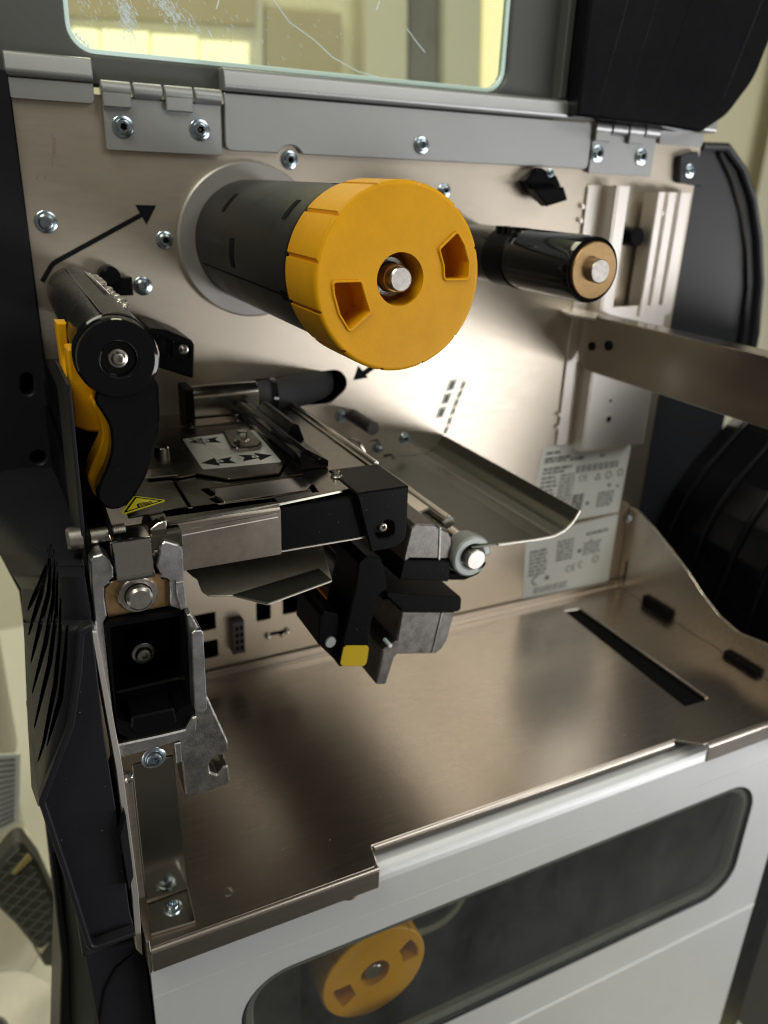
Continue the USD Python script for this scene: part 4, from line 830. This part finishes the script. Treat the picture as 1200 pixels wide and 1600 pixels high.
# inside: wall plate, floor, spindle with cap, hanger
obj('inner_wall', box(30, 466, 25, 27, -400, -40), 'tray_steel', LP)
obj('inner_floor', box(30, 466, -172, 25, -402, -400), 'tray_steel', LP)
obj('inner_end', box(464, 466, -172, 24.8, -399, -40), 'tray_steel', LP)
c2 = (155.0, -122.5)
cap2 = Polygon(np.stack([c2[0] + np.where(nick, Rc - 1.0, Rc) * np.cos(th), c2[1] + np.where(nick, Rc - 1.0, Rc) * np.sin(th)], 1)).simplify(0.012)
mv = lambda g: trimesh and Polygon([(x + c2[0] - cx, z + c2[1] - cz) for x, z in g.exterior.coords])
SP2 = obj('media_spindle', rod(31.6, 24, -124, c2, 'y', .8, 60), 'tube_plastic', LP)
obj('yellow_cap', cap_mesh(c2[0], c2[1], -157, -127, mv), 'yellow_plastic', SP2)
for g in (g1, g2, hub): obj('cap_floor', prism(mv(g).buffer(-.1), -143.4, -142.1, 'y'), 'tube_plastic' if g is not hub else 'shaft_steel', SP2)
obj('spindle_shaft', rod(5, -144, -156, c2, 'y', .6), 'shaft_steel', SP2)
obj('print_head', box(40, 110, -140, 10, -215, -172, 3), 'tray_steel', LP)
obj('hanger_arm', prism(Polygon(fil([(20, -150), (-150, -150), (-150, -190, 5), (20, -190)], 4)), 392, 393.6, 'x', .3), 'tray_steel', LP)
LR = thing('label_roll', 'pale label roll barely visible behind the window of the lower printer, beside its yellow cap', 'label roll', (235, -60, -165), 'label rolls')
obj('wound_paper', ring(26, 31, -95, -20, (232, -165), 'y', .6, 60), 'roll_paper', LR)
obj('core', ring(20, 25.8, -94, -21, (232, -165), 'y', .6, 60), 'tray_steel', LR)
obj('ribbon_box', box(80, 112, -150, -60, -170, -92, 3), 'tray_steel', LP)
# front bezel and side of the lower printer
obj('front_bezel', prism(Polygon(fil(XZ([(128, 1492), (212, 1462), (225, 1478), (236, 1530), (262, 1720), (180, 1760)], -172), 4, 2)), -172, -30, 'y', 1.5), 'bezel_plastic', LP)
obj('bezel_seam', tube([at(210, 1490, y=-172.4), at(182, 1512, y=-172.6), at(164, 1545, y=-172.6), at(155, 1600, y=-172.6), at(152, 1660, y=-172.6)], .5, 6), 'shell_plastic', LP)
obj('control_panel', prism(Polygon(fil(XZ([(92, 1300), (140, 1300), (168, 1480), (176, 1760), (118, 1760), (100, 1450)], -110), 3, 2)), -110, -60, 'y', 1.2), 'olive_plastic', LP)
obj('panel_edge', prism(Polygon(XZ([(77, 1330), (88, 1330), (108, 1480), (118, 1760), (88, 1760), (96, 1500)], -114)), -114, -70, 'y', .8), 'bezel_plastic', LP)
obj('rear_cover', box(468.9, 500, -178, 10, -400, -26, 3), 'shell_plastic', LP)

# ================================================================== what stands around
TBL = thing('table', 'pale grey-green table top under the two stacked printers', 'table', (200, 200, -440))
obj('table_top', box(-700, 560, -196, 900, -450, -424, 4), 'table_top', TBL)
for x in (-660, 520):
    for y in (-150, 860): obj('leg', box(x - 25, x + 25, y - 25, y + 25, -1150, -450.5, 3), 'table_top', TBL)
def roll(name, c, r, h, z0, label, rc_in=19, m='roll_paper', group=None):
    T = thing(name, label, 'label roll', (c[0], c[1], z0), group)
    prof_ = [(rc_in + 2, z0)]; prof_ += [(r - .8, z0), (r, z0 + .8), (r, z0 + h - .8)]
    n = 26
    for k in range(n):
        ra = r - .8 - (r - rc_in - 3) * k / n; prof_ += [(ra, z0 + h - (.0 if k % 2 else .5))]
    prof_ += [(rc_in + 2, z0 + h), (rc_in + 2, z0)]
    obj('wound_paper', lathe(prof_, c, 'z', 72), m, T)
    obj('core', ring(rc_in, rc_in + 1.9, z0 + .3, z0 + h - .3, c, 'z', .3, 48), 'core_board', T)
    return T
a = at(-22, 1618, z=-300); e = at(95, 1600, z=-300); R_ = float(np.hypot(*(e - a)[:2]))
roll('label_roll', (a[0], a[1]), R_, 110, -424 + 14, 'white label roll lying flat at the bottom left corner, wound edge and core showing', 14, group='label rolls')
a = at(-70, 1000, z=-30)
c_ = (-95, 240)
T = roll('label_roll', c_, 66, 118, -424, 'cream label roll at the bottom of the blurred stack at left', group='label rolls')
roll('label_roll', (c_[0] - 3, c_[1] + 6), 66, 118, -305, 'cream label roll in the middle of the blurred stack behind the bezel', m='cream_paper', group='label rolls')
roll('label_roll', (c_[0] + 2, c_[1] + 2), 68, 118, -186, 'cream label roll topmost in the blurred stack at the left edge', m='cream_paper', group='label rolls')
bs = thing('barcode_sheet', 'pale sheet printed with grey barcode lines leaning behind the dark pouch', 'label sheet', (-40, 150, -330))
q4 = [at(-15, 1180, y=140), at(32, 1178, y=140), at(30, 1285, y=140), at(-15, 1310, y=140)]
obj('sheet', prism([tuple(q[[0, 2]]) for q in q4], 140, 141, 'y'), 'label_paper', bs)
for k in range(13):
    f0 = .06 + k * .07; A_ = q4[0] * (1 - f0) + q4[3] * f0; B_ = q4[1] * (1 - f0) + q4[2] * f0
    A_, B_ = A_ * .95 + B_ * .05, A_ * .2 + B_ * .8
    obj('barcode_bar', tube([A_ + [0, -.6, 0], B_ + [0, -.6, 0]], 1.0, 5), 'label_ink', bs)
# quilted pouch
pq = [at(u, v, y=60) for u, v in ((-20, 1372), (30, 1314), (62, 1356), (86, 1408), (90, 1470), (60, 1492), (24, 1448), (-6, 1420))]
PP = thing('quilted_pouch', 'dark quilted pouch with a gold tab behind the white roll', 'pouch', (-30, 60, -300))
pp = Polygon(fil([tuple(q[[0, 2]]) for q in pq], 5, 5))
obj('pouch_body', prism(pp, 60, 84, 'y', 4), 'quilt', PP)
minx, minz, maxx, maxz = pp.bounds
for s in (1, -1):
    for k in range(-14, 15):
        ln = LineString([(minx - 60, (minz + maxz) / 2 + k * 11 - s * 60 * .8), (maxx + 60, (minz + maxz) / 2 + k * 11 + s * (maxx - minx + 60) * .8)]).intersection(pp.buffer(-3))
        if ln.is_empty or ln.geom_type != 'LineString': continue
        g = np.array(ln.coords); obj('quilt_seam', tube([(g[0][0], 60, g[0][1]), (g[-1][0], 60, g[-1][1])], .8, 5), 'olive_plastic', PP)
gt = [at(u, v, y=58) for u, v in ((18, 1364), (44, 1334), (50, 1342), (24, 1366))]
obj('gold_tab', prism([tuple(q[[0, 2]]) for q in gt], 57, 59.5, 'y', .5), 'gold', PP)
bx = thing('cardboard_box', 'small dark box on the table between pouch and lower printer', 'box', (-10, 140, -400))
obj('carton', prism(Polygon(XZ([(52, 1480), (82, 1442), (112, 1470), (96, 1512), (70, 1510)], 90)), 90, 130, 'y', 1), 'olive_plastic', bx)
obj('flap', prism(Polygon(XZ([(58, 1482), (82, 1450), (88, 1456), (64, 1490)], 88)), 87, 89.4, 'y', .4), 'cream_paper', bx)

# room behind
YW = 1500
obj('floor_marking', box(700, 1100, -700, 900, -1151.5, -1150, .3), 'floor_yellow', thing('floor_tape', 'pale yellow marking on the dark floor at the bottom right corner', 'floor marking', (900, 100, -1151)))
struct('wall', box(-1500, 2600, YW, YW + 60, -1150, 1900), 'cream_wall')
struct('floor', box(-2600, 2800, -1500, YW, -1170, -1152), 'floor_dark')
def board(px, y, t=30): return prism(Polygon(XZ(px, y)), y, y + t, 'y', 3)
WN = thing('window', 'bright frosted window of four pale yellow panes in the room behind', 'window', (20, YW, 600))
obj('frame', board([(60, -60), (412, -60), (412, 116), (96, 100)], YW - 40), 'frame_paint', WN)
for a, b, c, d in ((113, 155, 42, 92), (159, 233, 45, 100), (238, 310, 52, 106), (314, 390, 62, 110)):
    obj('pane', board([(a, c), (b, c + 4), (b, d + 4), (a, d)], YW - 60, 12), 'blind', WN)
obj('head_panel', board([(90, -90), (400, -90), (400, 40), (100, 25)], YW - 56, 12), 'tan_wall', WN)
TB = thing('notice_panel', 'flat tan panel on the wall between window and door frame', 'panel', (400, YW, 600))
obj('panel', board([(414, 12), (534, 20), (534, 124), (414, 118)], YW - 30), 'tan_wall', TB)
DF = thing('door_frame', 'grey-green door frame with dark opening seen through the lid window', 'door frame', (700, YW, 500))
obj('post', board([(572, -60), (638, -60), (636, 300), (570, 300)], YW - 50), 'frame_paint', DF)
obj('opening', board([(640, -60), (696, -60), (692, 300), (637, 300)], YW - 20, 10), 'door_grey', DF)
obj('post', board([(697, -60), (754, -60), (748, 300), (693, 300)], YW - 50), 'frame_paint', DF)
obj('lit_gap', board([(757, -60), (800, -60), (794, 300), (750, 300)], YW - 30, 10), 'daylight_strip', DF)
CU = thing('curtain', 'dull olive curtain edge hanging at the far right', 'curtain', (1700, YW, 300))
fold = [(at(1184, 300, y=YW - 60)[0] + 30 * k, YW - 60 - 26 * (k % 2)) for k in range(40)]
obj('cloth', prism(LineString(_fillet_open(fold, 12)).buffer(3, cap_style=2), -1100, 1700, 'z'), 'frame_paint', CU)

rng = np.random.default_rng(21); fl_ = []
def dust(px, y, n, r0=.07, r1=.2):
    P_ = Polygon(px); x0, y0_, x1, y1_ = P_.bounds
    for _ in range(n):
        u, v = rng.uniform(x0, x1), rng.uniform(y0_, y1_)
        if P_.contains(Point(u, v)):
            q = at(u, v, y=y); b = trimesh.creation.icosphere(1, rng.uniform(r0, r1)); b.apply_scale([rng.uniform(.6, 2), .5, 1]); b.apply_translation(q); fl_.append(b)
dust([(125, 990), (160, 990), (200, 1440), (145, 1470), (70, 1250)], -186.1, 34, .05, .12)
dust([(560, 775), (630, 765), (625, 820), (600, 835), (562, 840)], -169.6, 7, .04, .08)
dust([(440, 790), (550, 775), (550, 850), (440, 858)], -165.7, 7, .04, .08)
dust([(160, 640), (240, 620), (235, 720), (180, 785)], -166.1, 5, .04, .08)
dust([(635, 880), (700, 880), (698, 903), (628, 903)], yF - 1.1, 4, .04, .08)
dust([(632, 938), (716, 936), (715, 950), (632, 952)], yF - 5.1, 4, .04, .08)
dust([(560, 920), (598, 925), (575, 1000), (540, 1000)], yS - .1, 5, .04, .08)
for _ in range(30):
    q = np.array([rng.uniform(60, 440), rng.uniform(-170, -8), .05]); b = trimesh.creation.icosphere(1, rng.uniform(.08, .22)); b.apply_translation(q); fl_.append(b)
obj('dust', join(*fl_), 'label_paper', PR).SetCustomDataByKey('kind', 'stuff')
